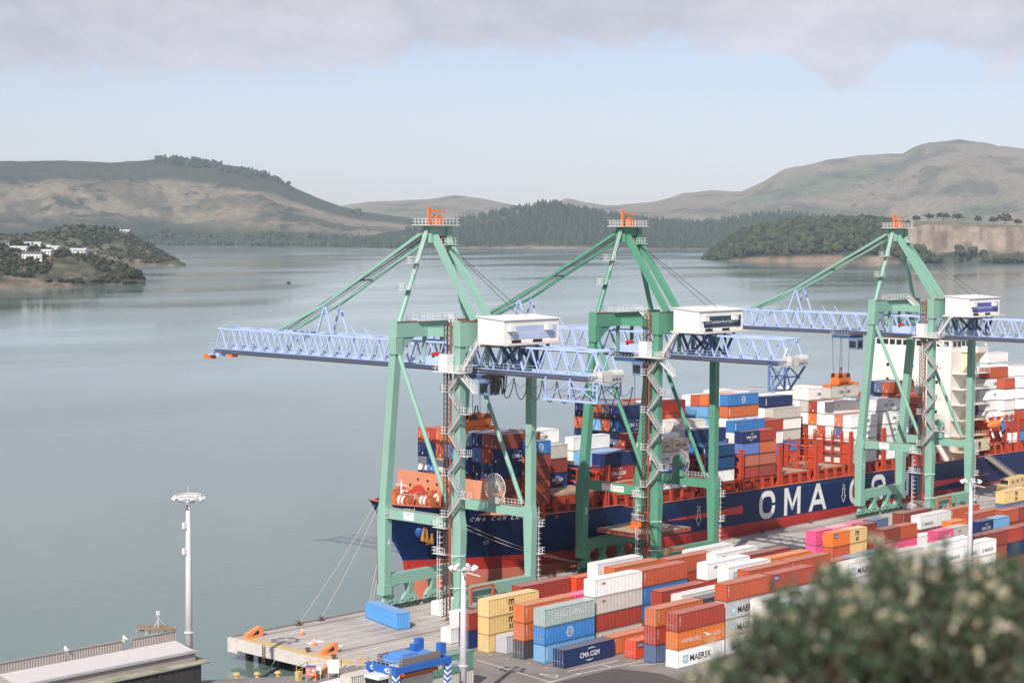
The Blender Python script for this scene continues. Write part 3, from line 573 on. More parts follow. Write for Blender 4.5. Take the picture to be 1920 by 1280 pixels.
MARKN = {'cma':' lettered white','cmad':' lettered dark','cmasm':' lettered white','msc':' lettered black','triton':'','cosco':' with round emblem','china':' lettered white','hamburg':' with bird emblem','maersk':' lettered black','maersks':' lettered black','one':' lettered white','zim':' lettered red','cai':' with blue panel','bar':'',None:''}
NCONT = [0]; REST = []; CONTS = []
# boxes that show in the view are objects of their own; those buried in the stacks are joined at the end
KEEP = {i for a, b in ((0,1), (6,6), (10,11), (13,22), (25,25), (31,32), (34,34), (37,37), (40,41), (43,46), (49,49), (53,54), (65,65), (68,68), (71,71), (74,74), (77,78), (80,81), (83,83), (89,90), (93,93), (97,97), (101,101), (104,104), (107,107), (109,113), (116,117), (120,120), (126,126), (129,129), (132,132), (135,135), (138,147), (149,149), (155,155), (160,161), (163,163), (168,171), (174,174), (178,179), (182,182), (186,187), (189,190), (192,192), (196,196), (199,200), (204,205), (207,208), (210,211), (213,213), (216,216), (221,224), (227,227), (230,231), (233,233), (236,236), (239,240), (242,242), (245,245), (249,250), (254,255), (257,263), (266,268), (271,273), (276,278), (286,288), (291,294), (296,298), (301,314), (318,318), (330,332), (334,335), (337,338), (340,342), (350,352), (362,364), (368,369), (374,376), (380,380), (387,387), (391,404), (406,406), (410,410), (415,415), (420,421), (426,426), (432,432), (438,438), (444,453), (457,459), (471,473), (478,479), (485,486), (492,494), (507,507), (513,513), (519,525), (530,530), (536,536), (542,558), (560,563), (565,572), (577,577), (583,583), (589,594), (598,598), (603,603), (608,608), (613,616), (618,619), (624,625), (630,630), (641,645), (648,657), (677,683), (690,691), (698,700)) for i in range(a, b+1)}
def container(mw, L, h, colour, mark, label, group, door=False, scale=1.0):
    idx = NCONT[0]; NCONT[0] += 1; r = random.Random(idx*7+3); mw = mw if scale == 1 else mw @ Matrix.Diagonal((scale,1,1,1))
    c = C_[colour]; f = r.uniform(.84,1.14); g = r.uniform(-.012,.012); c = tuple(max(.004, min(.84, q*f+g*q)) for q in c)
    if KEEP is not None and idx not in KEEP: REST.append((mw, L, h, c)); CONTS.append(None); return None
    o = put('shipping_container', bodymesh(L, h, door)); o.matrix_world = mw; o.color = (*c, 1); CONTS.append(o)
    tag(o, label, 'container', group)
    if door:
        for s in (0,1):
            dm, bm = doormesh(h, s); d = put('door', dm, o); d.color = (*c,1); put('locking_bars', bm, d)
    if mark: logo(o, mark, L, h)
    return o
ORD = ['first','second','third','fourth','fifth','sixth','seventh','eighth','ninth','tenth','eleventh','twelfth','thirteenth','fourteenth','fifteenth','sixteenth']
TIER = ['ground tier','second tier','third tier','fourth tier','fifth tier','sixth tier','seventh tier','eighth tier']
# ---- yard stacks: (X, Y of the near corner) or a photo pixel of it, length, colours from the top down
YARD = []
def st(x, y, n, spec, L=40, door=(), px=False, hc=2.896):
    if px: p = at(x, y, Z=2.9*n); x, y = p.x, p.y
    cols = [q.split(':') for q in spec.split()]
    while len(cols) < n: cols.append([random.choice(['red','rust','blue','brown','beige','navy'])])
    YARD.append((x, y, L, cols, door, hc))
A = True
st(916.6,1125.3,3,'yellow:msc yellow:msc yellow:msc',door=(0,2),px=A); st(950,1193.4,1,'lilac',20,(0,),A); st(983.7,1135.6,3,'orange:triton orange:triton dark',door=(1,2),px=A)
st(1022.2,1142.7,3,'chgrey:china blue:cosco lblue:bar',door=(0,1,2),px=A); st(1058.8,1219,1,'navy:cma',door=(0,),px=A); st(1116.5,1087.8,4,'white:zim beige:zim red beige',px=A); st(237.4,197.4,1,'orange:triton')
st(1192.5,1202.2,1,'scarlet:cai',20,(0,),A); st(1230.9,1142.5,3,'orange:triton red:triton slate',door=(0,1),px=A); st(1271.5,1151.5,3,'red:triton bright:hamburg white:maersk',door=(0,1,2),px=A)
st(1363,1096,4,'rust:triton grey:maersk grey:maersk white:maersk',px=A); st(262.9,184.2,4,'red:cai grey white beige'); st(275.6,184.2,3,'rust brown red')
st(255.4,180.9,3,'white:maersk white:maersk white:maersk'); st(268.0,180.9,3,'grey:maersk grey:maersk white'); st(280.6,180.9,4,'white:maersk white:maersk white'); st(293.2,180.9,4,'beige:zim white white')
st(1241.5,1109.1,3,'red blue blue',px=A); st(1280,1116.6,3,'white beige red',door=(0,),px=A); st(250.2,188.7,3,'dark:cma red blue')
st(250.6,202.0,4,'rust:triton blue:cosco blue rust'); st(1255.6,1049.1,4,'rust:triton red red brown',px=A); st(249.2,207.0,4,'orange orange red brown'); st(250.0,211.4,4,'white lilac white beige'); st(249.5,215.8,3,'scarlet orange red')
st(237.7,205.8,3,'pink pink red'); st(979.7,1100,3,'red:cai red brown',px=A); st(880.6,1150.6,2,'red navy',20,(0,1),A)
st(271.9,207.9,4,'white white red'); st(272.8,203.1,4,'white:zim white red'); st(1328,1057.2,4,'white:zim red red brown',px=A,door=()); st(1367,1064.1,4,'white:maersk beige red blue',px=A,door=(0,)); st(1404.6,1070.3,4,'rust red orange brown',px=A); st(275.5,189.2,4,'rust:triton rust brown'); st(275.6,193.3,4,'bright orange red'); st(276.2,198.2,4,'brown rust red'); st(288.1,189.2,3,'steel navy red'); st(288.2,193.3,3,'rust lblue red'); st(300.8,193.3,3,'steel red rust')
st(1530.3,996.5,3,'pink:one pink red',20,px=A); st(328.3,215,3,'palepink pink red',20); st(334.7,215,3,'pink:one pink brown',20); st(1562.7,999.7,3,'bright:cai rust red',20,px=A); st(328.8,211.4,3,'yellow:msc yellow red',20); st(335.3,213.2,3,'brown red',20); st(300.8,197.6,2,'slate red'); st(300.9,202.0,2,'red red')
st(1658.7,993,3,'brown pink:one slate',20,px=A); st(340.0,206.5,3,'rust pink blue',20); st(1691.7,963.2,3,'brown:triton brown red',px=A); st(342.4,214.9,3,'slate navy red',20); st(1727,968,3,'white:maersks brown red',20,px=A); st(361.0,210.7,3,'white brown red',20); st(367.4,210.9,3,'rust:triton rust bright'); st(346.4,206.5,2,'white red',20); st(352.8,206.3,2,'white beige',20)
st(1759,996.5,3,'pink:one brown red',20,px=A); st(345.6,197.6,3,'beige:zim red red',20); st(1836,978.7,3,'navy:cma red blue',20,px=A); st(362.8,197.8,3,'lblue lblue red',20); st(365,204.5,3,'rust red brown'); st(366.6,201.6,2,'blue red',20); st(1884.4,957.4,3,'rust brown red',20,px=A); st(381.2,202.1,3,'brown red',20); st(352.0,201.8,3,'bright bright rust',20)
st(1884.6,922.3,3,'yellow:msc slate blue',px=A); st(414.2,216.7,2,'slate red'); st(390,210.9,2,'white red'); st(380,215.4,1,'chgreen'); st(388,219.0,1,'chgrey')
for k, c in enumerate(('brown','brown','red','brown','red')): st(339.0+6.35*k,188.9 if k else 188.9,3,c+(' brown red' if k < 2 else ' navy red'),20)
for k in range(4): st(314.5+6.4*k,185.0,3,'white:maersks white:maersks rust' if k else 'grey white rust',20)
for k in range(4): st(315.4+6.4*k,189.6,3,('white:cmad white:cmad white' if k == 0 else 'white white white'),20,(0,) if k == 0 else ())
st(301,185.0,3,'beige white red'); st(301.2,189.6,2,'steel navy')
st(193.6,198.4,2,'chgreen:china beige'); st(181.2,198.6,2,'beige white'); st(178,206.2,1,'white',40); st(165.6,206.2,1,'white',40)
ROWS = sorted({round(y/4.3) for x, y, *_ in YARD}); seen = {}
for ri, rk in enumerate(ROWS):
    for si, (x, y, L, cols, door, hc) in enumerate(sorted([q for q in YARD if round(q[1]/4.3) == rk], key=lambda q: q[0])):
        n = len(cols)
        for k, cc in enumerate(cols):
            tier = n-1-k; c = cc[0]; mk = cc[1] if len(cc) > 1 else None
            lab = '%s container%s, %s, %s stack from left, %s yard row back' % (CN[c], MARKN[mk], ('single' if n == 1 else 'top tier' if k == 0 else TIER[tier]), ORD[si] if si < len(ORD) else '%dth' % (si+1), ORD[ri] if ri < 16 else '%dth' % (ri+1))
            jx = random.uniform(-.05,.05)
            container(Matrix.Translation((x+jx, y+random.uniform(-.03,.03), .012+tier*2.904)), 12.192 if L == 40 else 6.058, hc, c, mk, lab, 'containers stacked in the yard', k in door)
# loose boxes on the apron
p = at(745,1181,Z=0); q = at(691,1160,Z=0)
mw = Matrix.Translation((228.95,236.05,.012)) @ Matrix.Rotation(R(74.5), 4, 'Z'); container(mw, 12.192, 2.896, 'cblue2', 'bar', 'light blue container standing alone on the open apron, left of the first crane', 'loose containers on the apron')
bc = C_['blue']
for px_, py_, lab in ((826.6,1129,'small white container at the foot of the first crane stair'), (846,1178.7,'small white container beside the lamp mast, with rusty corner post')):
    p = at(px_, py_, Z=2.6); container(Matrix.Translation((p.x,p.y,.012)), 6.058, 2.591, 'white', None, lab, 'loose containers on the apron', True)
# ================================================================ QUAY CRANES
M_rl = mat('white_railing', (.74,.72,.71), .6, var=.08); M_cond = mat('red_oxide_conduit', (.30,.085,.055), .6, var=.2); M_bl = mat('boom_blue', (.43,.53,.80), .5, var=.12, vscale=.4, rust=.3); M_bld = mat('boom_blue_dark', (.05,.10,.22), .5, var=.1); M_hs = mat('house_cladding', (.77,.75,.73), .55, var=.05); M_hroof = mat('house_roof_white', (.80,.79,.78), .6, var=.04); M_blackc = mat('black_cable', (.018,.018,.020), .6, var=.1); M_or = mat('spreader_orange', (.72,.17,.03), .5, var=.18, rust=.5); M_dk = mat('dark_opening', (.015,.015,.018), .8); M_rack = mat('elevator_rack', (.085,.06,.05), .7, var=.4, vscale=3); M_gal = mat('galvanised_steel', (.55,.55,.55), .5, metal=.3, var=.15); M_rustr = mat('crane_rail_rust', (.26,.13,.085), .7, var=.3, vscale=1.5)
def railing(b, pts, h=1.1, r=.032, post=1.4, mi=0):
    for a, c in zip(pts, pts[1:]):
        a, c = Vector(a), Vector(c); L = (c-a).length; n = max(1, int(round(L/post)))
        for z in (h, h*.52): b.bar(a+Vector((0,0,z)), c+Vector((0,0,z)), r*1.6, r*1.6, mi=mi)
        for k in range(n+1): p = a+(c-a)*(k/n); b.bar(p, p+Vector((0,0,h)), r*1.4, r*1.4, mi=mi)
def stair(b, p, q, wd=.8, axis='y', rail=True):
    p, q = Vector(p), Vector(q); s = Vector((wd/2,0,0)) if axis == 'y' else Vector((0,wd/2,0))
    for e in (-1, 1): b.bar(p+s*e, q+s*e, .10, .26)
    n = int(abs(q.z-p.z)/.32)
    for k in range(1, n): c = p+(q-p)*(k/n); b.box((c.x-(wd/2 if axis == 'y' else .13), c.y-(.13 if axis == 'y' else wd/2), c.z-.02), (c.x+(wd/2 if axis == 'y' else .13), c.y+(.13 if axis == 'y' else wd/2), c.z+.02))
    if rail:
        for e in (-1, 1):
            for z in (.6, 1.1): b.bar(p+s*e+Vector((0,0,z)), q+s*e+Vector((0,0,z)), .06, .06)
            for k in range(0, 6): c = p+s*e+(q-p)*(k/5); b.bar(c, c+Vector((0,0,1.1)), .05, .05)
WHEEL = MB().tube((0,-.16,0), (0,.16,0), .44, 14).mesh('wheel', [mat('bogie_wheel', (.07,.10,.085), .5, metal=.4)])
def crane(X0, num, green, label, sign_mat, sign_text, trolley_y, board=None, cage=4, reel_w=True):
    T = thing('quay_crane', label, 'crane', (X0,231.5,0), 0, 'ship to shore cranes along the quay')
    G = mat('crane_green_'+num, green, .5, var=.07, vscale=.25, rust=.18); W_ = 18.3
    # --- legs
    for x in (0, W_):
        b = MB(); b.bar((x,0,2.6), (x,0,4.6), 1.75, 1.6); b.bar((x,0,4.6), (x,0,17), 1.3, 1.3, 1.55, 2.2); b.bar((x,0,17), (x,0,19.6), 1.55, 2.2, 1.38, 1.42); b.bar((x,0,19.6), (x,0,52.9), 1.38, 1.42); b.build('leg', G, T)
        b = MB(); b.bar((x,18.9,3), (x,18.9,4.8), 1.9, 1.9); b.bar((x,18.9,4.8), (x,18.9,17), 1.55, 1.65, 1.6, 2.2); b.bar((x,18.9,17), (x,18.7,19.6), 1.6, 2.2, 1.6, 1.75); b.bar((x,18.7,19.6), (x,15.9,49.2), 1.5, 1.6); b.bar((x,15.9,49.2), (x,15.8,52.5), 1.7, 1.9); b.build('leg', G, T)
        MB().bar((x,.6,18.0), (x,18.4,18.0), 1.35, 1.85).build('portal_beam', G, T)
        beam(T, 'diagonal_brace', (x,15.6,47.2), (x,2.0,19.3), .82, .82, G, tube=True)
        b = MB(); b.bar((x-.62,2.2,18.98), (x-.62,17.2,18.98), .10, .10); b.bar((x-.62,17.2,18.98), (x-.62,17.2,17.6), .16, .16); b.bar((x-.62,17.2,17.6), (x-.62,20.0,17.6), .22, .22); b.bar((x-.62,20.0,17.6), (x-.62,20.0,3.2), .22, .22); b.build('cable_conduit', M_cond, T)
    for y, nm in ((18.9,'waterside'),(0,'landside')):
        b = MB(); b.bar((-.7,y,5.6), (W_+.7,y,5.6), 1.5, 2.0); b.bar((-.2,y,4.4), (3.2,y,4.4), 1.3, .6); b.bar((W_-3.2,y,4.4), (W_+.2,y,4.4), 1.3, .6); b.build('sill_beam', G, T)
        for xs in (1.2, 6.2, 12.1, 17.1):
            b = MB(); b.bar((xs,y,2.6), (xs,y,4.6), .9, .8, 1.3, 1.7); b.add([(xs-2.0,y-.35,1.55),(xs+2.0,y-.35,1.55),(xs+.9,y-.35,2.8),(xs-.9,y-.35,2.8),(xs-2.0,y+.35,1.55),(xs+2.0,y+.35,1.55),(xs+.9,y+.35,2.8),(xs-.9,y+.35,2.8)], [(0,1,2,3),(7,6,5,4),(0,4,5,1),(1,5,6,2),(2,6,7,3),(3,7,4,0)]); b.bar((xs-2.2,y,1.1), (xs-.25,y,1.1), .5, .42); b.bar((xs+.25,y,1.1), (xs+2.2,y,1.1), .5, .42); b.bar((xs-1.2,y-.45,1.35), (xs-1.2,y+.45,1.35), .5); b.bar((xs+1.2,y-.45,1.35), (xs+1.2,y+.45,1.35), .5)
            bo = b.build('bogie', G, T)
            for dx in (-1.9,-.6,.6,1.9):
                put('wheel', WHEEL, bo, (xs+dx,y,.42))
        for xs in (-1.9, W_+1.9): MB().bar((xs*1.0 if xs > 0 else xs,y,1.6), (xs+(1.4 if xs > 0 else -1.4),y,1.6), .34, .34).build('buffer', M_cond, T)
    # --- top girders
    b = MB(); b.box((-.97,14.8,49.6), (W_+.97,16.8,52.35)); b.bar((-.2,15.8,49.7), (-.2,15.8,46.6), 1.9, 1.9, 1.6, 1.8)
    for s, x in ((1,.6),(-1,W_-.6)): b.add([(x,15,49.7),(x+s*3.2,15,49.7),(x,15,47.2),(x,16.6,49.7),(x+s*3.2,16.6,49.7),(x,16.6,47.2)], [(0,1,2),(5,4,3),(0,2,5,3),(1,4,5,2),(0,3,4,1)])
    b.build('waterside_girder', G, T)
    b = MB(); b.box((-.95,-.96,48.7), (W_+.95,.96,53.0)); b.build('landside_girder', G, T)
    beam(T, 'girder_edge_pipe', (-.9,14.75,52.42), (W_+.9,14.75,52.42), .14, .14, M_cond); beam(T, 'girder_edge_pipe', (-.9,-.98,53.08), (W_+.9,-.98,53.08), .16, .16, M_cond)
    for x in (7.2, 11.2): beam(T, 'longitudinal_girder', (x,14.9,50.4), (x,-7.5,50.4), .8, 1.5, G)
    b = MB(); b.box((4.0,14.2,52.36), (13.2,17.4,52.42)); railing(b, [(4,14.2,52.42),(13.2,14.2,52.42),(13.2,17.4,52.42),(4,17.4,52.42),(4,14.2,52.42)]); b.build('girder_platform', M_rl, T)
    b = MB(); stair(b, (10.2,12.5,52.4), (10.2,7.0,48.2)); b.build('girder_stair', M_rl, T)
    # --- A-frame
    beam(T, 'mast_pipe', (.6,15.8,52.3), (7.3,15.4,69.2), .95, .95, G, tube=True); beam(T, 'mast_pipe', (W_-.6,15.8,52.3), (11.6,15.4,68.2), .95, .95, G, tube=True)
    b = MB()
    for t0, t1 in ((.50,.98),):
        p, q = Vector((.6,15.8,52.3)), Vector((7.3,15.4,69.2)); a, c = p+(q-p)*t0, p+(q-p)*t1
        for e in (-.25,.25): b.bar(a+Vector((-.55,e-.5,0)), c+Vector((-.55,e-.5,0)), .07, .07)
        for k in range(28): m_ = a+(c-a)*(k/27)+Vector((-.55,-.5,0)); b.bar(m_+Vector((0,-.25,0)), m_+Vector((0,.25,0)), .05, .05)
    b.build('mast_ladder', M_rl, T)
    for t0 in (.34,.62):
        p = Vector((.6,15.8,52.3)).lerp(Vector((7.3,15.4,69.2)), t0); b = MB(); b.box((p.x-2.0,p.y-1,p.z-.05), (p.x+.4,p.y+1,p.z)); railing(b, [(p.x-2,p.y-1,p.z),(p.x-2,p.y+1,p.z),(p.x+.2,p.y+1,p.z)], post=.8); railing(b, [(p.x-2,p.y-1,p.z),(p.x-.2,p.y-1,p.z)], post=.8); b.build('mast_platform', M_rl, T)
    for x0, x1, z in ((8.2,7.4,68.2),(11.7,11.1,67.2)): beam(T, 'backstay', (x0,15.0,z), (x1,3.6,52.7), 1.05, 1.05, G)
    b = MB(); b.box((7.0,14.2,66.4), (8.6,16.6,69.4)); b.box((8.6,14.6,67.6), (12.2,16.2,69.3)); b.box((11.2,14.3,66.0), (12.4,16.5,69.3)); b.build('mast_head', G, T)
    for k in range(4): beam(T, 'sheave', (9.0+k*.55,15.4,67.4), (9.3+k*.55,15.4,67.4), 1.5, 1.5, mat('sheave_red', (.30,.05,.03), .5), tube=True)
    b = MB(); b.box((5.4,13.2,69.5), (13.4,17.6,69.62)); railing(b, [(5.4,13.2,69.62),(13.4,13.2,69.62),(13.4,17.6,69.62),(5.4,17.6,69.62),(5.4,13.2,69.62)], post=.9, r=.04); b.box((8.4,13.0,66.0), (12.8,17.2,66.1)); railing(b, [(8.4,13.0,66.1),(12.8,13.0,66.1),(12.8,17.2,66.1)], post=.9); b.build('head_platform', M_rl, T)
    b = MB(); b.bar((7.6,15.4,69.6), (7.6,15.4,72.6), .45, .45); b.bar((7.6,15.4,72.2), (11.0,14.8,72.0), .22, .3); b.bar((7.6,15.4,73.4), (7.6,15.4,72.6), .1, .1); b.build('davit', M_or, T); b = MB(); b.box((9.0,14.6,69.6), (10.6,16.2,71.0)); b.box((9.3,14.9,71.0), (10.1,15.9,71.4)); b.build('hoist_motor', mat('motor_orange', (.55,.16,.05), .5), T)
    # --- forestays and their ropes
    for dx in (-2.0, 2.0):
        for a, c in (((9.2+dx,16.0,68.6),(9.2+dx,43.2,54.4)), ((9.2+dx,43.2,54.4),(9.2+dx,57.0,48.9))): beam(T, 'forestay', a, c, .42, .55, G)
        for e in (-.5,.5): beam(T, 'hoist_rope', (9.2+dx*.35+e,16.0,68.2), (9.2+dx*.35+e,56.4,49.0), .09, .09, M_blackc)
    beam(T, 'stay_spreader', (7.2,34,59.2), (11.2,34,59.2), .22, .22, M_dk)
    for dx in (-2.1, 2.1):
        for yy in (41.2, 45.2): beam(T, 'stay_prop', (9.2+dx,yy,48.8), (9.2+dx*.9,43.2,54.3), .3, .3, M_bl)
    for yy in (-2.0, 1.0): beam(T, 'rear_stay_rope', (10.5,15,67), (10.0+yy*.3,-5+yy,54), .07, .07, M_blackc)
    # --- boom truss: two sides of V bracing, chords, cross beams, walkway
    y0, y1 = -26.0, 76.0; zb, zt = 44.2, 48.6
    bm = put('boom', None, T)
    for dx in (-2.2, 2.2):
        beam(bm, 'bottom_chord', (9.2+dx,y0,zb-.05), (9.2+dx,y1,zb-.05), .6, .85, M_bl); beam(bm, 'top_chord', (9.2+dx,y0+1,zt), (9.2+dx,y1-1,zt), .34, .34, M_bl)
        n = 29; st_ = (y1-y0)/n
        for k in range(n):
            a = y0+k*st_; mid = a+st_/2
            beam(bm, 'truss_diagonal', (9.2+dx,a,zb+.3), (9.2+dx,mid,zt), .22, .22, M_bl); beam(bm, 'truss_diagonal', (9.2+dx,mid,zt), (9.2+dx,a+st_,zb+.3), .18, .18, M_bl)
    for k in range(15):
        yy = y0+1+k*7.1; beam(bm, 'cross_beam', (7,yy,zt), (11.4,yy,zt), .22, .22, M_bl); beam(bm, 'cross_beam', (7,yy+1,zb), (11.4,yy+1,zb), .35, .4, M_bl)
        if k < 14: beam(bm, 'top_brace', (7,yy,zt), (11.4,yy+7.1,zt), .16, .16, M_bl)
    b = MB(); b.box((5.6,y0,zb+.35), (6.7,y1,zb+.40)); railing(b, [(5.6,y0,zb+.4),(5.6,y1,zb+.4)], post=2.6, r=.03); b.build('walkway', mat('walkway_blue_grey', (.45,.52,.68), .6), bm)
    b = MB(); b.bar((6.75,y0,zb-.55), (6.75,y1,zb-.55), .12, .22); b.build('trolley_rail', M_rustr, bm)
    for yy in (30.0, 33.6): beam(bm, 'rope_guide', (7.0,yy,zt), (6.2,yy+1.1,zt+1.9), .14, .14, M_bl)
    b = MB(); b.box((5.8,75.6,43.2), (12.6,77.0,43.5)); railing(b, [(5.8,76.9,43.5),(12.6,76.9,43.5)], post=1); b.box((6.2,74,43.0), (8.0,75,43.7)); b.build('tip_platform', M_bl, bm); MB().box((6.0,76.5,42.4), (7.6,78.6,43.3)).build('tip_buffer', M_or, bm); MB().box((6.6,70.4,43.0), (8.2,71.8,43.6)).build('warning_lamp', M_or, bm)
    # --- hangers of the boom below the girders
    for x in (7.0, 11.4):
        for yy in (15.8, .2): beam(T, 'boom_hanger', (x,yy,49.6), (x,yy,44.4), .5, .6, G)
    b = MB(); b.box((5.4,9,44.5), (8.6,14,46.2)); b.box((10.2,10,44.5), (12.6,14,46.0)); b.build('hinge_frame', M_bl, T); MB().tube((5.4,12,46.4), (6.8,12,46.4), .5, 10).build('winch_drum', mat('winch_red', (.45,.04,.03), .5), T)
    # --- machinery house
    h = MB(); hx0, hx1, hy0, hy1 = 2.3, 16.4, -8.2, -2.0
    h.add([(hx0,hy0,49.4),(hx1,hy0,49.4),(hx1,hy1,49.4),(hx0,hy1,49.4),(hx0,hy0,53.35),(hx1,hy0,53.35),(hx1,hy1,53.8),(hx0,hy1,53.8)], [(0,3,2,1),(0,1,5,4),(1,2,6,5),(2,3,7,6),(3,0,4,7)])
    ho = h.build('machine_house', M_hs, T)
    for k in range(46): x = hx0+.15+k*.305; MB().box((x,hy0-.035,49.5), (x+.15,hy0-.001,53.25)).build('cladding_rib', M_hs, ho)
    for k in range(20): y = hy0+.1+k*.31; MB().box((hx0-.035,y,49.5), (hx0-.001,y+.15,53.3)).build('cladding_rib', M_hs, ho)
    MB().add([(hx0-.25,hy0-.25,53.33),(hx1+.25,hy0-.25,53.33),(hx1+.25,hy1+.25,53.83),(hx0-.25,hy1+.25,53.83),(hx0-.25,hy0-.25,53.46),(hx1+.25,hy0-.25,53.46),(hx1+.25,hy1+.25,53.96),(hx0-.25,hy1+.25,53.96)], [(0,3,2,1),(4,5,6,7),(0,1,5,4),(1,2,6,5),(2,3,7,6),(3,0,4,7)]).build('house_roof', M_hroof, ho)
    MB().box((3.8,hy0-.10,50.2), (15.6,hy0-.04,52.35)).build('name_board', sign_mat, ho)
    lettering(ho, 'LPC', (4.25,hy0-.115,50.85), (1,0,0), (0,0,1), 1.5, .75, M_wht, bold=.04); lettering(ho, sign_text, (6.1,hy0-.115,50.85), (1,0,0), (0,0,1), 9.0 if len(sign_text) > 24 else 8.4, .66, M_wht, bold=.008)
    for x in (3.0, 12.4): MB().box((x,hy0-.95,51.5), (x+1.3,hy0-.12,52.3)).build('vent_box', M_hroof, ho)
    for x in (4.2, 9.6): MB().box((x,hy0-.06,49.45), (x+2.4,hy0-.03,49.95)).build('louvre', M_dk, ho)
    b = MB(); b.box((hx0-.2,hy0-1.2,49.1), (hx1+.4,hy1+.6,49.38)); b.build('house_deck', mat('deck_cream', (.66,.60,.55), .7), T)
    for a, c in (((4,-7.6,49.2),(7.0,-7.6,44.6)),((4,-2.6,49.2),(7.0,-2.6,44.6)),((14.5,-7.6,49.2),(11.4,-7.6,44.6)),((14.5,-2.6,49.2),(11.4,-2.6,44.6)),((7.0,-7.6,49.2),(7.0,-2.6,44.6)),((7.0,-2.6,49.2),(7.0,-7.6,44.6)),((7,-7.6,49.2),(7,-7.6,44.6)),((11.4,-7.6,49.2),(11.4,-7.6,44.6)),((11.4,-2.6,49.2),(11.4,-7.6,44.6))): beam(T, 'house_support', a, c, .42, .42, M_bld)
    # --- landside leg: elevator mast, stair flights, landings
    b = MB()
    for dx, dy in ((-1.9,1.1),(-1.9,2.0),(-1.2,1.1),(-1.2,2.0)): b.bar((dx,dy,1.5), (dx,dy,52.5), .12, .12)
    for k in range(60):
        z = 1.8+k*.85; b.bar((-1.9,1.1,z), (-1.9,2.0,z+.42), .09, .09); b.bar((-1.9,2.0,z+.42), (-1.9,1.1,z+.85), .09, .09); b.bar((-1.2,1.1,z), (-1.9,1.1,z+.6), .08, .08)
    b.build('elevator_mast', M_rack, T); MB().bar((-1.55,.75,2), (-1.55,.75,53), .28, .28).build('elevator_conduit', M_cond, T)
    MB().box((-2.6,.6,44.4), (-1.0,2.6,47.4)).build('elevator_car', M_hs, T)
    zz = [19.2+k*3.62 for k in range(8)]
    for k, z in enumerate(zz[:-1]):
        b = MB(); ya, yb = (.9,-2.3) if k % 2 == 0 else (-2.3,.9); stair(b, (-1.7,ya,z), (-1.7,yb,z+3.62), .7); b.build('stair_flight', M_gal, T)
    for k, z in enumerate(zz):
        b = MB(); yc = 1.7 if k % 2 == 0 else -2.9; b.box((-2.3,yc-.8,z-.06), (-.85,yc+.8,z)); railing(b, [(-.85,yc+.8,z),(-2.3,yc+.8,z),(-2.3,yc-.8,z),(-.85,yc-.8,z)], post=.55, r=.036)
        b.bar((-.8,yc*.4,z-.15), (-.8,yc,z-.15), .14, .2); b.build('landing', M_rl, T)
    b = MB(); b.box((-3.2,-3.4,44.3), (-.85,3.6,44.42)); railing(b, [(-.85,3.6,44.42),(-3.2,3.6,44.42),(-3.2,-3.4,44.42),(-.85,-3.4,44.42)], post=.8, r=.036); stair(b, (-1.9,-2.6,44.4), (-1.9,-6.2,49.4), .7); stair(b, (-1.9,-5.6,41.0), (-1.9,-1.4,44.4), .7); b.build('boom_access_platform', M_rl, T)
    b = MB()
    for e in (-.3,.3): b.bar((-1.5+e,3.6,2.2), (-1.5+e,3.6,19), .08, .08)
    for k in range(34): b.bar((-1.8,3.6,2.4+k*.48), (-1.2,3.6,2.4+k*.48), .05, .05)
    for k in range(16): b.ring((-1.5,3.2,4+k*.95), .42, .03, 'Z', 8)
    for z in (12.6, 17.2): b.box((-2.6,1.0,z-.05), (-.9,4.2,z)); railing(b, [(-2.6,1,z),(-2.6,4.2,z),(-.9,4.2,z)], post=.6, r=.036)
    b.build('lower_ladder', M_rl, T)
    for z in (6.9, 12.5): MB().ring((-.2,.2,z), 1.75, .07, 'Z', 4).build('leg_collar', M_rl, T)
    b = MB()
    for e in (-.28,.28): b.bar((W_+1.3,-.6+e,3), (W_+1.3,-.6+e,19), .07, .07)
    for k in range(34): b.bar((W_+1.3,-.88,3.2+k*.46), (W_+1.3,-.32,3.2+k*.46), .045, .045)
    for k in range(15): b.ring((W_+1.6,-.6,4.6+k*.95), .4, .03, 'Z', 8)
    for z in (4.4, 10.4, 15.4): b.box((W_+.9,-1.4,z-.05), (W_+2.4,.4,z)); railing(b, [(W_+.9,-1.4,z),(W_+2.4,-1.4,z),(W_+2.4,.4,z)], post=.6)
    b.build('rear_ladder', M_rl, T)
    # --- cable reel on the far portal beam
    rc = (W_-.9, 8.0, 21.8); b = MB(); b.ring(rc, 2.6, .07, 'X', 32)
    for k in range(30):
        a = 2*math.pi*k/30; b.bar((rc[0],rc[1]+math.cos(a)*.8,rc[2]+math.sin(a)*.8), (rc[0],rc[1]+math.cos(a)*2.55,rc[2]+math.sin(a)*2.55), .10, .10)
    b.build('cable_reel', M_rl if reel_w else mat('reel_pink', (.55,.42,.40), .6), T); b = MB(); b.tube((rc[0]-.35,rc[1],rc[2]), (rc[0]+.5,rc[1],rc[2]), .85 if reel_w else 1.5, 14); b.box((rc[0]-.3,rc[1]-1.2,18.9), (rc[0]+.8,rc[1]+1.2,20.2)); b.build('reel_hub', mat('reel_hub_beige', (.45,.42,.36), .6) if reel_w else G, T)
    b = MB(); railing(b, [(W_-.66,9.8,18.95),(W_-.66,1.6,18.95)], post=.8, r=.035); b.build('reel_handrail', M_rl, T); b = MB(); b.bar((W_-.70,9.8,18.96), (W_-.70,1.6,18.96), .12, .14); b.build('beam_edge', M_cond, T)
    # --- boards and numbers
    MB().box((-.74,10.6,17.3), (-.69,13.2,18.7)).build('notice_board', M_wht, T); MB().box((-.75,11.2,18.35), (-.741,12.8,18.5)).build('notice_print', M_prd, T)
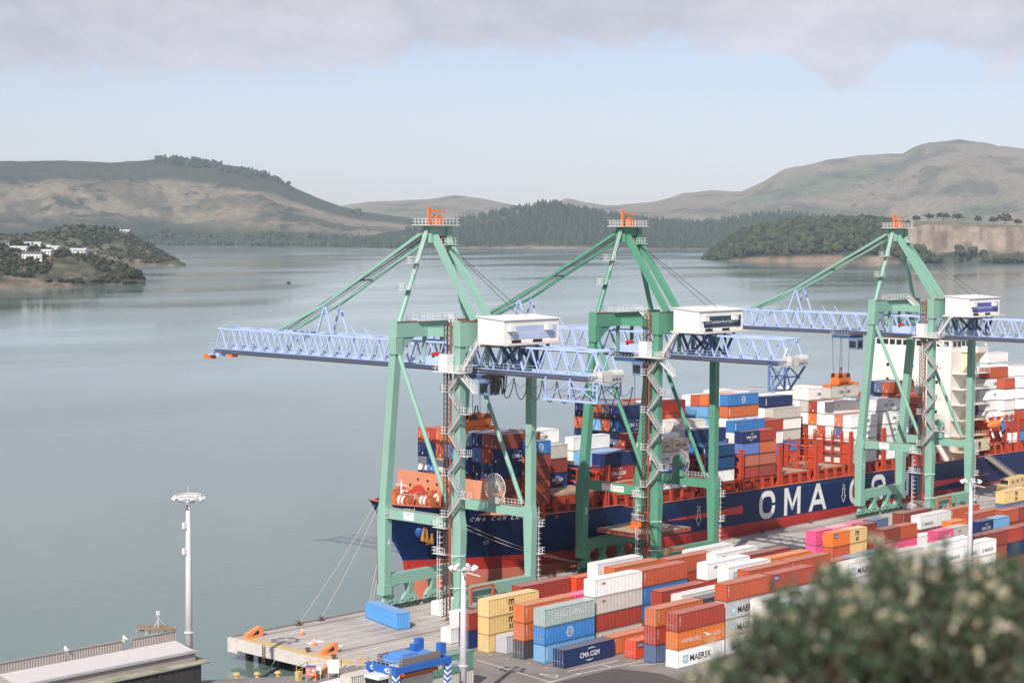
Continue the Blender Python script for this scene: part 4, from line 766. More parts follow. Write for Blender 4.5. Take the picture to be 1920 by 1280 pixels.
    if board: MB().box((-.74,7.6,17.35), (-.69,10.4,18.5)).build('plate', M_wht, T); lettering(T, board, (-.745,10.25,17.65), (0,-1,0), (0,0,1), 2.5, .62, M_prd)
    for x, y, z in ((-.35,18.02,12.0),(-.35,-.78,13.8),(W_-.35,-.78,12.4)): lettering(T, num, (x,y-.14,z), (1,0,0), (0,0,1), .75, 1.25, M_wht, 'leg_number', bold=.02)
    b = MB(); b.bar((1.4,-1.5,6.6), (7.0,-1.5,6.6), .35, .35); b.bar((1.4,-1.5,6.6), (1.4,-1.5,3.6), .35, .35); b.bar((7,-1.5,6.6), (7,-1.5,2.8), .35, .35); b.build('drive_guard', mat('guard_red', (.55,.10,.04), .6), T)
    # --- trolley, cab, festoon, ropes
    ty = trolley_y; b = MB(); b.box((6.2,ty-2.6,42.6), (12.2,ty+2.6,43.4)); b.box((6.6,ty-2,43.4), (11.8,ty+2,44.6)); b.build('trolley', M_bld, T)
    b = MB(); b.box((6.2,ty-2.9,43.42), (12.2,ty+2.9,43.46)); railing(b, [(6.0,ty+2.9,43.46),(6.0,ty-2.9,43.46),(12.2,ty-2.9,43.46)], post=.8); b.build('trolley_rails', M_rl, T)
    b = MB(); b.add([(5.2,ty-5.4,40.0),(7.8,ty-5.4,40.0),(7.8,ty-3.0,40.0),(5.2,ty-3.0,40.0),(5.2,ty-5.4,42.7),(7.8,ty-5.4,42.7),(7.8,ty-2.8,42.7),(5.2,ty-2.8,42.7)], [(0,3,2,1),(4,5,6,7),(0,1,5,4),(1,2,6,5),(2,3,7,6),(3,0,4,7)]); cb = b.build('operator_cab', mat('cab_blue', (.16,.22,.36), .5), T)
    MB().box((5.12,ty-5.0,40.5), (5.19,ty-3.2,42.1)).build('cab_window', M_pane, cb); MB().box((5.5,ty-5.48,40.5), (7.4,ty-5.41,42.1)).build('cab_window', M_pane, cb)
    nl = 9 if num == '4' else 0
    if nl:
        y_ = ty-7; step = 3.3
        for k in range(nl):
            a, c = y_-k*step, y_-(k+1)*step; pts = [(6.3, a+(c-a)*t, 43.3-3.6*math.sin(math.pi*t)**.75) for t in [i/10 for i in range(11)]]
            MB().path(pts, .085, 6).build('festoon_loop', M_blackc, T); pts = [(6.1, a+(c-a)*t, 43.3-1.5*math.sin(math.pi*t)**.8) for t in [i/8 for i in range(9)]]; MB().path(pts, .04, 5).build('festoon_rope', M_blackc, T)
        b = MB()
        for k in range(26):
            x, a = 5.6+random.random()*2.2, ty-3.4-random.random()*3.2; b.path([(x,a,43.4),(x+.1,a-.2,41.2),(x-.1,a-.45,40.0+random.random()*.5),(x,a-.7,41.2),(x,a-.9,43.4)], .11, 6)
        b.build('festoon_bundle', M_blackc, T)
    if cage == 4:
        b = MB(); za = 40.2
        for x in (6.0, 12.0):
            for yy in (-14.5,-20,-26): b.bar((x,yy,za), (x,yy,44), .26, .26)
            b.bar((x,-13.8,za), (x,-26,za), .3, .3); b.bar((x,-20,42.4), (x,-26,42.4), .22, .22)
            for a, c in ((-14.5,-20),(-20,-26)): b.bar((x,a,za), (x,c,43.6), .16, .16)
            b.bar((x,-20,43.6), (x,-26,za), .14, .14)
        for yy in (-14.5,-20,-26): b.bar((6,yy,za), (12,yy,za), .26, .26)
        b.build('service_cage', mat('cage_blue', (.36,.48,.72), .5), T)
        b = MB(); b.box((6.1,-26,za+.15), (11.9,-14,za+.2)); b.build('cage_floor', M_gal, T)
    else:
        b = MB(); za = 38.7
        for x in (6.6, 11.8):
            b.bar((x,-21.5,za), (x,-21.5,44), .32, .32); b.bar((x,-26.5,44), (x,-22.6,za), .32, .32); b.bar((x,-21.5,44), (x,-25,41), .2, .2); b.bar((x,-23,za), (x,-21.6,43), .18, .18)
        for z in (za, 41.4): b.bar((6.6,-21.8,z), (11.8,-21.8,z), .24, .24); b.bar((6.6,-24.5 if z > 40 else -22.6,z), (11.8,-24.5 if z > 40 else -22.6,z), .24, .24)
        b.bar((6.6,-21.5,za), (11.8,-21.5,44), .18, .18); b.bar((11.8,-21.5,za), (6.6,-21.5,44), .18, .18)
        b.build('service_frame', mat('frame_blue', (.12,.20,.42), .5), T)
        b = MB(); b.box((5.4,-23,za-.1), (13,-12,za)); railing(b, [(5.4,-23,za),(5.4,-12,za)], post=1.3); b.build('service_floor', M_gal, T)
    b = MB(); b.box((5.6,-27.6,43.6), (12.8,-24.4,43.75)); railing(b, [(5.6,-24.4,43.75),(5.6,-27.6,43.75),(12.8,-27.6,43.75)], post=.8, r=.04); b.build('winch_platform', M_gal, T)
    b = MB(); b.box((6.2,-26.8,43.8), (8.8,-25,45.4)); b.tube((9.2,-26,44.8), (12,-26,44.8), .8, 12); b.bar((6.2,-24.5,44), (6.8,-25.5,47), .3, .3); b.build('winch', mat('winch_white', (.62,.60,.58), .5, rust=.5), T)
    return T
GREEN = (.175,.44,.31)
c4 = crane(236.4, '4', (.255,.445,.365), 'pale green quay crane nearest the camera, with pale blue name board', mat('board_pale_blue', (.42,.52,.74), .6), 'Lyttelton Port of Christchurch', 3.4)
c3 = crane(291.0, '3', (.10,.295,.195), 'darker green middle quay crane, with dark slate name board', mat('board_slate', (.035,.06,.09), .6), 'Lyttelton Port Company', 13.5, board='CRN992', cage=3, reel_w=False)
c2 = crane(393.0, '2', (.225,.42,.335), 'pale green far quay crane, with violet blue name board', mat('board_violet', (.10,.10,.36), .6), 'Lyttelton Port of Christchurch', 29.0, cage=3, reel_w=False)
# ---- spreaders and loads hanging from the cranes
def spreader(X, Y, z, rope_top, label, L=12.0, small=False):
    T = thing('spreader', label, 'spreader', (X,Y,z), 0, 'container spreaders hanging from the cranes')
    b = MB(); b.box((-L/2*.5,-.5,0), (L/2*.5,.5,.7)); b.box((-L/2,-.35,.1), (-L/4,.35,.55)); b.box((L/4,-.35,.1), (L/2,.35,.55)); b.box((-L/2-.15,-1.2,0), (-L/2+.35,1.2,.6)); b.box((L/2-.35,-1.2,0), (L/2+.15,1.2,.6)); b.build('frame', M_or, T)
    b = MB(); b.box((-2.6,-1.2,.9), (2.6,1.2,2.0)); b.box((-1.2,-1.0,2.0), (1.2,1.0,3.0)); b.bar((-2.4,-1.25,.6), (-2.4,1.25,.6), .5); b.bar((2.4,-1.25,.6), (2.4,1.25,.6), .5); b.build('headblock', M_or, T)
    for x in (-1.7, 1.7):
        for y in (-1.15,.95): MB().tube((x,y,2.2), (x,y+.25,2.2), .85, 14).build('sheave', mat('sheave_dark', (.07,.03,.02), .5), T)
    b = MB(); b.bar((-.6,0,2.6), (-.2,0,4.4), .15); b.bar((.6,0,2.6), (.2,0,4.4), .15); b.build('hook_frame', M_dk, T)
    for x in (-1.9, 1.9):
        for y in (-.9,.9): beam(T, 'rope', (x,y,2.4), (x*1.1,y*1.3,rope_top-z), .07, .07, M_blackc)
    b = MB(); b.box((-L/2-.1,-1.3,-.5), (-L/2+.15,-1.1,.1)); b.box((L/2-.15,-1.3,-.5), (L/2+.1,-1.1,.1)); b.build('flipper', M_or, T)
p = at(893, 806, X=245.4); spreader(245.4, p.y, p.z, 42.6, 'orange spreader hanging in the first crane before the forward ship stacks', 7.2)
p = at(1576, 722, X=402.2); spreader(402.2, p.y, p.z, 42.6, 'orange spreader hanging high in the far crane with a beige box', 12.2)
container(Matrix.Translation((402.2-6.1,p.y-1.22,p.z-2.95)), 12.192, 2.896, 'beige', 'cmad', 'beige container hanging from the far crane spreader', 'loose containers on the apron')
hc = thing('hatch_cover', 'rust red steel hatch cover with timber top, hanging in the middle crane', 'hatch cover', (300.4,242.0,8.2))
b = MB(); b.box((-7.2,-6.4,0), (7.2,6.4,.75)); b.build('panel', mat('hatch_red', (.36,.085,.05), .6, rust=.6, var=.2), hc); b = MB(); b.box((-7.05,-6.25,.75), (7.05,6.25,.8)); b.build('top_plate', mat('hatch_top', (.42,.30,.23), .8, var=.3, vscale=.7, rust=.7), hc)
for k in range(9): MB().box((-7.26,-6.0+k*1.45,.05), (-7.2,-5.5+k*1.45,.7)).build('edge_bracket', MATS['hatch_red'], hc)
for k in range(10): MB().box((-6.9+k*1.48,-6.46,.05), (-6.4+k*1.48,-6.4,.7)).build('edge_bracket', MATS['hatch_red'], hc)
spreader(300.4, 242.0, 9.1, 42.6, 'orange spreader standing on the hanging red hatch cover', 7.0)
# ================================================================ CONTAINER SHIP
PSI, TRIM = .025, .0165
ex = Vector((math.cos(PSI)*math.cos(TRIM), math.sin(PSI)*math.cos(TRIM), -math.sin(TRIM))); ey = Vector((-math.sin(PSI), math.cos(PSI), 0)); ez = ex.cross(ey)
SHIP_M = Matrix((ex, ey, ez)).transposed().to_4x4(); SHIP_M.translation = Vector((290, 254.0, 0))
ship = thing('container_ship', 'navy blue container ship with red boot top, moored along the quay', 'ship'); ship.matrix_world = SHIP_M
M_hull = mat('hull_navy', (.005,.020,.085), .42, var=.16, vscale=.10, spec=.22, rust=.08); M_boot = mat('hull_boot_red', (.44,.030,.022), .55, var=.14, vscale=.2, rust=.10); M_anti = mat('hull_faded_antifouling', (.62,.185,.115), .7, var=.14, vscale=.15); M_deckr = mat('deck_red', (.40,.055,.026), .6, var=.22, vscale=.8, rust=.5); M_fc = mat('forecastle_orange', (.66,.27,.155), .6, var=.10, vscale=.3, rust=.2); M_hatch = mat('hatch_tan', (.42,.28,.20), .8, var=.28, vscale=.5, rust=.6); M_sup = mat('superstructure_cream', (.80,.765,.70), .5, var=.04); M_supy = mat('superstructure_yellowed', (.66,.55,.38), .6, var=.12); M_hullw = mat('hull_letter_white', (.78,.77,.76), .6, var=.08, vscale=.5); M_stripe = mat('hull_stripe_red', (.62,.045,.03), .5, var=.08); M_lash = mat('lashing_red', (.46,.055,.022), .6, var=.18, vscale=.8, rust=.3)
STEM = [(-6,-29),(0,-30),(.9,-30.0),(3.5,-30.4),(5.8,-31.9),(9.2,-34.6),(15,-38.6),(16.4,-39.8)]
def x_stem(z): return interp(STEM, z)
def z_top(x): return interp([(-40,16.4),(-36,15.3),(-30,14.75),(-20,14.1),(-12,13.6),(-11.4,12.1),(17.6,11.8),(21.1,10.95),(240,10.95)], x)
def half_b(x, z):
    xs = x_stem(z); xf = interp([(-6,34),(3.5,22),(12,2),(16.4,-7)], z); s = min(1, max(0, (x-xs)/(xf-xs))); p = interp([(-6,1.6),(3.5,1.9),(12,2.4),(16.4,2.6)], z)
    b = 16.2*(1-(1-s)**p)
    if x > 205: b *= 1-.25*((x-205)/35)**2*(1 if z < 4 else .25)
    return b
def hull_y(x, z): return 16.2-half_b(x, z)
XS = [-39.8,-39.2,-38.5,-37.5,-36.5,-35.5,-34.5,-33.5,-32.5,-31.5,-30.5,-29.5,-28,-26,-24,-22,-20,-18,-16,-14,-12.01,-11.39,-9,-6,-3,0,4,8,12,17.6,21.1,26,32,45,80,120,160,200,215,228,240]
ZL = [-6,-3.5,.9,2.2,3.5,4.8,6.2,7.8,9.4,11,99]
hb = MB(); n = len(ZL); vs = []
for side in (0, 1):
    for x in XS:
        zt = z_top(x)
        for z in ZL:
            z = min(z, zt) if z < 90 else zt; xx = max(x, x_stem(z)); b_ = half_b(xx, z); vs.append((xx, 16.2-b_ if side == 0 else 16.2+b_, z))
NX = len(XS); fs = []; mi = []
for side in (0, 1):
    for i in range(NX-1):
        for j in range(n-1):
            a = side*NX*n+i*n+j; f = (a, a+n, a+n+1, a+1); fs.append(f if side == 0 else f[::-1]); mi.append(2 if ZL[j] < .9 else 1 if ZL[j] < 3.5 else 0)
o0 = (NX-1)*n
fs += [(o0+j, NX*n+o0+j, NX*n+o0+j+1, o0+j+1) for j in range(n-1)]; mi += [0]*(n-1)
hb.v = vs; hb.f = fs; hb.mi = mi
hull = hb.build('hull', [M_hull, M_boot, M_anti], ship, smooth=True)
db = MB(); vs = []
for x in XS: zd = z_top(x)-1.15; xx = max(x, x_stem(zd)+.2); b_ = half_b(xx, zd)-.12; vs += [(xx,16.2-b_,zd),(xx,16.2+b_,zd)]
db.add(vs, [(2*i,2*i+2,2*i+3,2*i+1) for i in range(NX-1)]); db.build('main_deck', [M_fc], ship)
rb = MB()
for s in (-1, 1): rb.path([(max(x,x_stem(z_top(x))), 16.2+s*half_b(max(x,x_stem(z_top(x))), z_top(x)), z_top(x)) for x in XS], .14, 5)
rb.build('bulwark_rail', mat('rail_pale_red', (.55,.16,.10), .6), ship)
# lettering on the side
def side_text(s, x, z, w_, h_, m, name='hull_lettering', **kw): return lettering(hull, s, (x,-.03,z), (1,0,0), (0,0,1), w_, h_, m, name, **kw)
def stroke(b, pts, w_, closed=False):          # a flat band of even width along a line in the hull plane
    n_ = len(pts); L_, R_ = [], []
    for i_, (x, z) in enumerate(pts):
        a, c = pts[max(0, i_-1)], pts[min(n_-1, i_+1)]; d1 = Vector((x-a[0], z-a[1])); d2 = Vector((c[0]-x, c[1]-z))
        d1 = d1.normalized() if d1.length > 1e-6 else d2.normalized(); d2 = d2.normalized() if d2.length > 1e-6 else d1
        t = (d1+d2).normalized(); nn2 = Vector((-t.y, t.x)); m_ = w_/2/max(.35, nn2.dot(Vector((-d1.y, d1.x)))); L_.append((x+nn2.x*m_, -.03, z+nn2.y*m_)); R_.append((x-nn2.x*m_, -.03, z-nn2.y*m_))
    b.add(L_+R_, [(i_, n_+i_, n_+i_+1, i_+1) for i_ in range(n_-1)])
def arc(cx, cz, rx, rz, a0, a1, n_=7): return [(cx+rx*math.cos(R(a0+(a1-a0)*k/n_)), cz+rz*math.sin(R(a0+(a1-a0)*k/n_))) for k in range(n_+1)]
HL, SW = 6.45, 1.32
def big_letter(ch, x0, w_, z0=3.75):
    b = MB(); s = SW/2; r_ = 2.0; x1 = x0+w_
    if ch in 'CG':
        top = arc(x1-s-r_, z0+HL-s-r_, r_, r_, 0, 90)+arc(x0+s+r_, z0+HL-s-r_, r_, r_, 90, 180); bot = arc(x0+s+r_, z0+s+r_, r_, r_, 180, 270)+arc(x1-s-r_, z0+s+r_, r_, r_, 270, 360)
        pts = [(x1-s, z0+HL-s-r_-.25)]+top+bot+[(x1-s, z0+s+r_+(.25 if ch == 'C' else 1.0))]; stroke(b, pts, SW)
        if ch == 'G': stroke(b, [(x1-w_*.52, z0+HL*.47), (x1, z0+HL*.47)], SW)
    elif ch == 'M':
        stroke(b, [(x0+s, z0), (x0+s, z0+HL)], SW); stroke(b, [(x1-s, z0), (x1-s, z0+HL)], SW)
        for a, c in ((x0, x0+w_/2), (x1, x0+w_/2)): sg = 1 if a == x0 else -1; b.add([(a, -.034, z0+HL), (a+sg*SW*1.15, -.034, z0+HL), (c+sg*SW*.42, -.034, z0+HL*.22), (c-sg*SW*.10, -.034, z0+HL*.16)], [(0,1,2,3)])
    else:
        m_ = x0+w_/2
        for a in (x0, x1): sg = 1 if a == x0 else -1; b.add([(a, -.03, z0), (a+sg*SW*1.05, -.03, z0), (m_+sg*SW*.30, -.03, z0+HL*.86), (m_+sg*.0, -.03, z0+HL), (m_-sg*SW*.55, -.03, z0+HL)], [(0,1,2,3,4)])
        b.add([(x0+w_*.24, -.034, z0+HL*.22), (x1-w_*.24, -.034, z0+HL*.22), (x1-w_*.30, -.034, z0+HL*.40), (x0+w_*.30, -.034, z0+HL*.40)], [(0,1,2,3)])
    b.build('hull_lettering', M_hullw, hull)
for ch, x, w_ in (('C',69.2,6.5),('M',79.5,6.9),('A',90.0,7.9),('C',108.2,6.5),('G',118.3,7.0),('M',129.8,7.0)): big_letter(ch, x, w_)
b = MB(); b.add([(31.8,-.02,6.95),(62.5,-.02,5.85),(62.5,-.02,7.7)], [(0,1,2)]); b.build('hull_stripe', M_stripe, hull)
b = MB(); b.add([(148,-.02,4.6),(180,-.02,5.85),(180,-.02,6.05),(148,-.02,6.3)], [(0,1,2,3)]); b.build('hull_stripe', M_stripe, hull)
for x in (45.6, 105.5):
    b = MB(); pts = [(x-.45,8.2),(x+.45,8.2),(x+.45,6.3),(x+1.0,6.3),(x,4.7),(x-1.0,6.3),(x-.45,6.3),(x-.45,8.2)]
    for p_, q_ in zip(pts, pts[1:]): b.bar((p_[0],-.04,p_[1]), (q_[0],-.04,q_[1]), .14, .03, up=(0,1,0))
    b.build('tug_arrow', M_hullw, hull); side_text('TUG', x-.7, 8.5, 1.4, .6, M_hullw)
NAME = 'CMA CGM LENN'; x = -22.6
for ch in NAME:
    if ch == ' ': x += .75; continue
    z = 11.6; y = hull_y(x, z); y2 = hull_y(x+.9, z); yt = hull_y(x, z+1.1); tx = Vector((.9, y2-y, 0)); tz = Vector((.22, yt-y, 1.1)); nrm = tx.cross(tz).normalized()
    lettering(hull, ch, Vector((x,y,z))+nrm*.06, tx, tz, .86, 1.05, M_hullw, 'name_letter', bold=.015); x += 1.12
x, z = -17.0, 6.4; y = hull_y(x, z); tx = Vector((1, hull_y(x+1, z)-y, 0)); tz = Vector((0, hull_y(x, z+1)-y, 1)); lettering(hull, 'O', Vector((x,y,z))+tx.cross(tz).normalized()*.08, tx, tz, 1.1, 1.0, M_hullw, 'thruster_mark')
# anchor on its bolster
ax, az_ = -29.3, 9.2; ay = hull_y(ax, az_)
b = MB(); vs = []; 
for i in range(7):
    for k in range(14): th = 2*math.pi*k/14; ph = R(-90)+R(180)*i/6; vs.append((ax+1.5*math.cos(th)*math.cos(ph), ay+.3+.9*math.sin(ph)*-1, az_+.4+1.5*math.sin(th)*math.cos(ph)))
b.add(vs, [(i*14+k, i*14+(k+1)%14, (i+1)*14+(k+1)%14, (i+1)*14+k) for i in range(6) for k in range(14)]); b.build('anchor_bolster', mat('bolster_blue', (.03,.09,.32), .35), ship, smooth=True)
M_anch = mat('anchor_ochre', (.50,.24,.04), .6, rust=.5); b = MB(); b.bar((ax+.3,ay-.7,az_+1.2), (ax+.6,ay-1.0,az_-2.2), .42, .42); b.bar((ax-1.1,ay-1.1,az_-.9), (ax+1.8,ay-1.1,az_-1.9), .6, .7)
for s in (-1,1): b.bar((ax+.35+s*1.3,ay-1.1,az_-1.4-s*.45), (ax+.65+s*1.1,ay-1.0,az_+1.0-s*.3), .55, .5, .12, .12)
b.build('anchor', M_anch, ship)
# forecastle: breakwater, winches, mast
b = MB(); b.add([(-21.6,4.5,12.8),(-21.6,27.0,12.8),(-22.4,25.6,20.1),(-22.4,5.2,19.7),(-21.2,4.5,12.8),(-21.2,27,12.8),(-22.0,25.6,20.1),(-22.0,5.2,19.7)], [(0,1,2,3),(7,6,5,4),(0,3,7,4),(1,5,6,2),(2,6,7,3)]); b.add([(-21.6,4.5,12.8),(-22.4,5.2,19.7),(-17.6,1.4,19.2),(-17.2,1.1,12.8)], [(0,1,2,3)]); bw = b.build('breakwater', M_fc, ship)
for yy, zz_ in ((22.5,17.2),(20.2,18.5),(20.2,17.0),(17.5,18.4),(17.5,16.8),(15,17.9),(12,18.0),(12,16.0),(8.8,18.0),(8.8,15.9),(6.5,16.0)):
    f = (zz_-12.8)/7.1; MB().tube((-21.75-.8*f,yy,zz_), (-21.55-.8*f,yy,zz_), .24, 10).build('freeing_hole', M_dk, bw)
MB().box((-22.0,24.0,15.6), (-21.8,24.5,17.2)).build('doorway', M_dk, bw)
wm = mat('winch_orange', (.55,.15,.06), .6, var=.25, vscale=1.5, rust=.4)
for (x, y) in ((-29,11.5),(-28.5,18.5),(-25.5,8.0),(-25,20.5),(-31.5,15),(-24.2,12.2),(-24.2,16.6)):
    b = MB(); b.tube((x,y-1.6,15.5), (x,y+1.6,15.5), .6, 12); b.box((x-.8,y+1.6,13.4), (x+.8,y+2.6,17.0)); b.box((x-.9,y-1.9,13.3), (x+.9,y-1.6,16.4)); b.box((x-1.2,y-1.8,13.2), (x+1.2,y+2.4,14.2))
    for e in (-1.0,0,1.0): b.tube((x,y+e-.07,15.5), (x,y+e+.07,15.5), 1.25, 14)
    b.build('mooring_winch', wm, ship); MB().tube((x,y-.9,15.5), (x,y-.1,15.5), 1.02, 12).build('rope_drum', M_hullw, ship); MB().tube((x,y+.1,15.5), (x,y+.9,15.5), 1.02, 12).build('rope_drum', M_hullw, ship)
for x, y in ((-34,12.5),(-33.5,19.5),(-27,6.2),(-26.5,24),(-23.6,11),(-23.4,15),(-23.4,19)):
    b = MB(); b.tube((x,y-.5,13.3), (x,y-.5,14.5), .28, 8); b.tube((x,y+.5,13.3), (x,y+.5,14.5), .28, 8); b.box((x-.4,y-.9,13.2), (x+.4,y+.9,13.5)); b.build('bollard', wm, ship)
b = MB(); b.tube((-31,16.2,13.5), (-31,16.2,19.4), .24, 8, .16); b.bar((-31,14.6,18.4), (-31,17.8,18.4), .12); b.build('foremast', M_hullw, ship)
b = MB(); railing(b, [(-30.6,12.0,15.6),(-30.6,20,15.6)], post=1); railing(b, [(-37,14.8,14.3),(-33,10.6,13.7)], post=1); b.bar((-27,10,15.4), (-27,15,16.8), .16); b.bar((-26,20,15.4), (-26,16,16.6), .16); b.build('forecastle_rails', M_hullw, ship)
b = MB(); b.tube((-27.5,15.2,16.6), (-26.9,15.2,16.6), 1.6, 18); b.tube((-27.6,15.2,16.6), (-26.8,15.2,16.6), .5, 10); b.box((-28.4,14,13.3), (-26.2,16.6,14.6)); b.build('windlass_gear', mat('windlass_red', (.50,.06,.03), .6, rust=.5), ship)
# hatches, stanchions, lashing bridges
SLOT = [(-17,-3.4,13.55),(-2.2,12.6,15.55),(15.2,28.4,13.4),(30.4,46.6,13.4),(48.2,61.8,13.4),(63.4,77.4,13.4),(79,93,13.4),(94.6,108.6,13.4),(110,124.2,13.4),(125.8,140,13.4),(141.2,155,13.4),(182,197,13.4),(198.4,213,13.4)]
for x0, x1, zt in SLOT:
    wd = half_b(x0, 12)-1.7; b = MB(); b.box((x0,16.2-wd,10.4), (x1,16.2+wd,zt-.55)); b.build('hatch_coaming', M_deckr, ship)
    n_ = 3
    for k in range(n_):
        ya, yb = 16.2-wd+2*wd*k/n_+.05, 16.2-wd+2*wd*(k+1)/n_-.05; MB().box((x0+.1,ya,zt-.52), (x1-.1,yb,zt-.02)).build('hatch_cover', M_hatch, ship)
stan = MB().bar((0,0,-1.2), (0,.5,2.35), .75, .5).mesh('deck_stanchion', [M_lash])
for k in range(60):
    x = -10.5+k*3.9
    if x > 225 or 156 < x < 181: continue
    put('deck_stanchion', stan, ship, (x,.35,z_top(x)+.05))
b = MB(); b.box((-11,1.3,12.9), (155,1.75,13.25)); b.box((182,1.3,12.9), (225,1.75,13.25)); b.build('stanchion_beam', M_lash, ship)
for bi, x in enumerate((-2.9,13.8,29.5,47.4,62.5,78.2,93.8,109.3,124.9,140.6,197.7)):
    ztop_ = 20.4 if x < 100 else 21.6; wd = 15.6 if x > 5 else 13.5
    lb = put('lashing_bridge', None, ship)
    nn_ = int(wd*2/2.55)
    for k in range(nn_+1):
        y = 16.2-wd+2*wd*k/nn_; outer = k in (0, nn_)
        for dx in (-.42,.42): beam(lb, 'lashing_post', (x+dx,y,10.9), (x+dx,y,ztop_ if (outer or x > 90) else 18.9), .30 if outer else .2, .62 if outer else .24, M_lash)
    for z in (13.6,16.3,18.9):
        beam(lb, 'bridge_beam', (x,16.2-wd,z), (x,16.2+wd,z), 1.1, .22, M_lash); b = MB()
        for dx in (-.5,.5): b.bar((x+dx,16.2-wd,z+1.05), (x+dx,16.2+wd,z+1.05), .06); 
        b.build('bridge_rail', M_lash, lb)
    if x in (109.3, 93.8):
        for k in range(0, nn_, 3): y = 16.2-wd+2*wd*k/nn_; MB().box((x-.3,y+.2,13.8), (x+.3,y+2.2,18.6)).build('bridge_panel', M_lash, lb)
# superstructure
sup = put('superstructure', None, ship)
MB().box((165,4.2,10), (179,28.6,39.4)).build('deckhouse', M_sup, sup); MB().box((165.6,4.6,39.4), (176.5,27.8,42.9)).build('wheelhouse', M_sup, sup); MB().box((164.8,4.0,42.9), (177,28.4,43.2)).build('wheelhouse_roof', M_hullw, sup)
MB().box((170.5,-.6,39.2), (176.6,33.0,39.6)).build('bridge_wing', M_sup, sup)
for y0_, y1_ in ((-.6,4.2),(28.6,33)): MB().box((170.5,y0_,39.6), (170.7,y1_,40.8)).build('wing_bulwark', M_sup, sup); MB().box((170.7,y0_,39.6), (176.6,y0_+.15,40.8)).build('wing_bulwark', M_sup, sup)
for s, y in ((1,4.2),(-1,28.6)): b = MB(); b.add([(171,y,33.5),(171,y-s*4.6,39.2),(171,y,39.2),(175.6,y,33.5),(175.6,y-s*4.6,39.2),(175.6,y,39.2)], [(0,1,2),(5,4,3),(0,3,4,1),(1,4,5,2)]); b.build('wing_bracket', M_supy, sup)
for k in range(11): y = 5.3+k*2.05; MB().box((165.50,y,40.6), (165.58,y+1.55,42.0)).build('window', M_pane, sup)
for k in range(4): x = 166.6+k*2.4; MB().box((x,4.50,40.6), (x+1.7,4.58,42.0)).build('window', M_pane, sup)
for f in range(6):
    for k in range(3): y = 8+k*7.5; MB().box((164.93,y,14.6+f*4.0), (164.99,y+.8,15.5+f*4.0)).build('porthole', M_pane, sup)
    z = 12.4+f*4.2; b = MB(); b.box((165.5,.6,z), (180,4.2,z+.14)); railing(b, [(165.5,.6,z+.14),(180,.6,z+.14)], post=1.6, r=.04); b.build('side_deck', M_supy if f < 3 else M_sup, sup)
    MB().box((172,4.05,z+.3), (173.2,4.19,z+2.4)).build('side_door', M_supy, sup)
b = MB(); b.box((171,10,43.2), (175,22,44.2)); b.tube((172.5,16.2,44.2), (172.5,16.2,52), .3, 8, .15); b.build('radar_mast', M_hullw, sup)
b = MB(); b.box((172,1.0,12.3), (182,4.2,15.6)); b.build('accommodation_base', M_supy, sup)
b = MB(); b.tube((175.8,-.2,41.0), (175.8,-.2,41.6), .3, 8); b.build('search_light', M_hullw, sup)
for k in range(2): MB().box((172.8+k*2.6,.93,12.8), (174.2+k*2.6,.99,14.8)).build('window', M_pane, sup)
lbv = []; lb = MB()
for i in range(9):
    t = i/8; x = 181.6+7.4*t; r_ = 1.35*math.sin(math.pi*min(1,max(.06,t*.94+.03)))**.45
    for k in range(10): a = 2*math.pi*k/10; lbv.append((x, 1.6+r_*math.cos(a)*.95, 19.0+r_*math.sin(a)))
lb.add(lbv, [(i*10+k, i*10+(k+1)%10, (i+1)*10+(k+1)%10, (i+1)*10+k) for i in range(8) for k in range(10)]+[tuple(range(10))[::-1], tuple(range(80,90))])
lb.build('lifeboat', mat('lifeboat_orange', (.80,.24,.05), .45, var=.06), ship, smooth=True); b = MB()
for x in (183,187.6): b.bar((x,.4,15.5), (x,3.2,22), .4); b.bar((x,3.2,22), (x,1.0,22.6), .35)
b.build('lifeboat_davit', M_hullw, ship); MB().box((181,2.6,13.2), (192,5.6,20.6)).build('engine_casing', M_lash, ship)
b = MB(); 
for x in (191,194.2,197.4): b.bar((x,.8,11), (x,.8,21.5), .4)
for z in (14,17.5,21): b.bar((181,.8,z), (198,.8,z), .3)
b.build('aft_frame', M_lash, ship)
# gangway down to the quay
gw = thing('gangway', 'long beige gangway sloping from ship side down to the quay with netting', 'gangway'); gw.matrix_world = SHIP_M
b = MB(); p_, q_ = Vector((177.2,-.7,10.6)), Vector((193.5,-2.0,3.0))
for e in (-.55,.55): b.bar(p_+Vector((0,e,0)), q_+Vector((0,e,0)), .14, .4)
for k in range(26): c = p_.lerp(q_, k/25); b.box((c.x-.12,c.y-.55,c.z), (c.x+.12,c.y+.55,c.z+.05))
b.build('treads', mat('gangway_beige', (.52,.44,.36), .6), gw); b = MB()
for e in (-.55,.55):
    for z in (.6,1.15): b.bar(p_+Vector((0,e,z)), q_+Vector((0,e,z)), .06)
    for k in range(16): c = p_.lerp(q_, k/15)+Vector((0,e,0)); b.bar(c, c+Vector((0,0,1.15)), .06)
b.build('handrails', mat('gangway_rail', (.55,.48,.42), .6), gw)
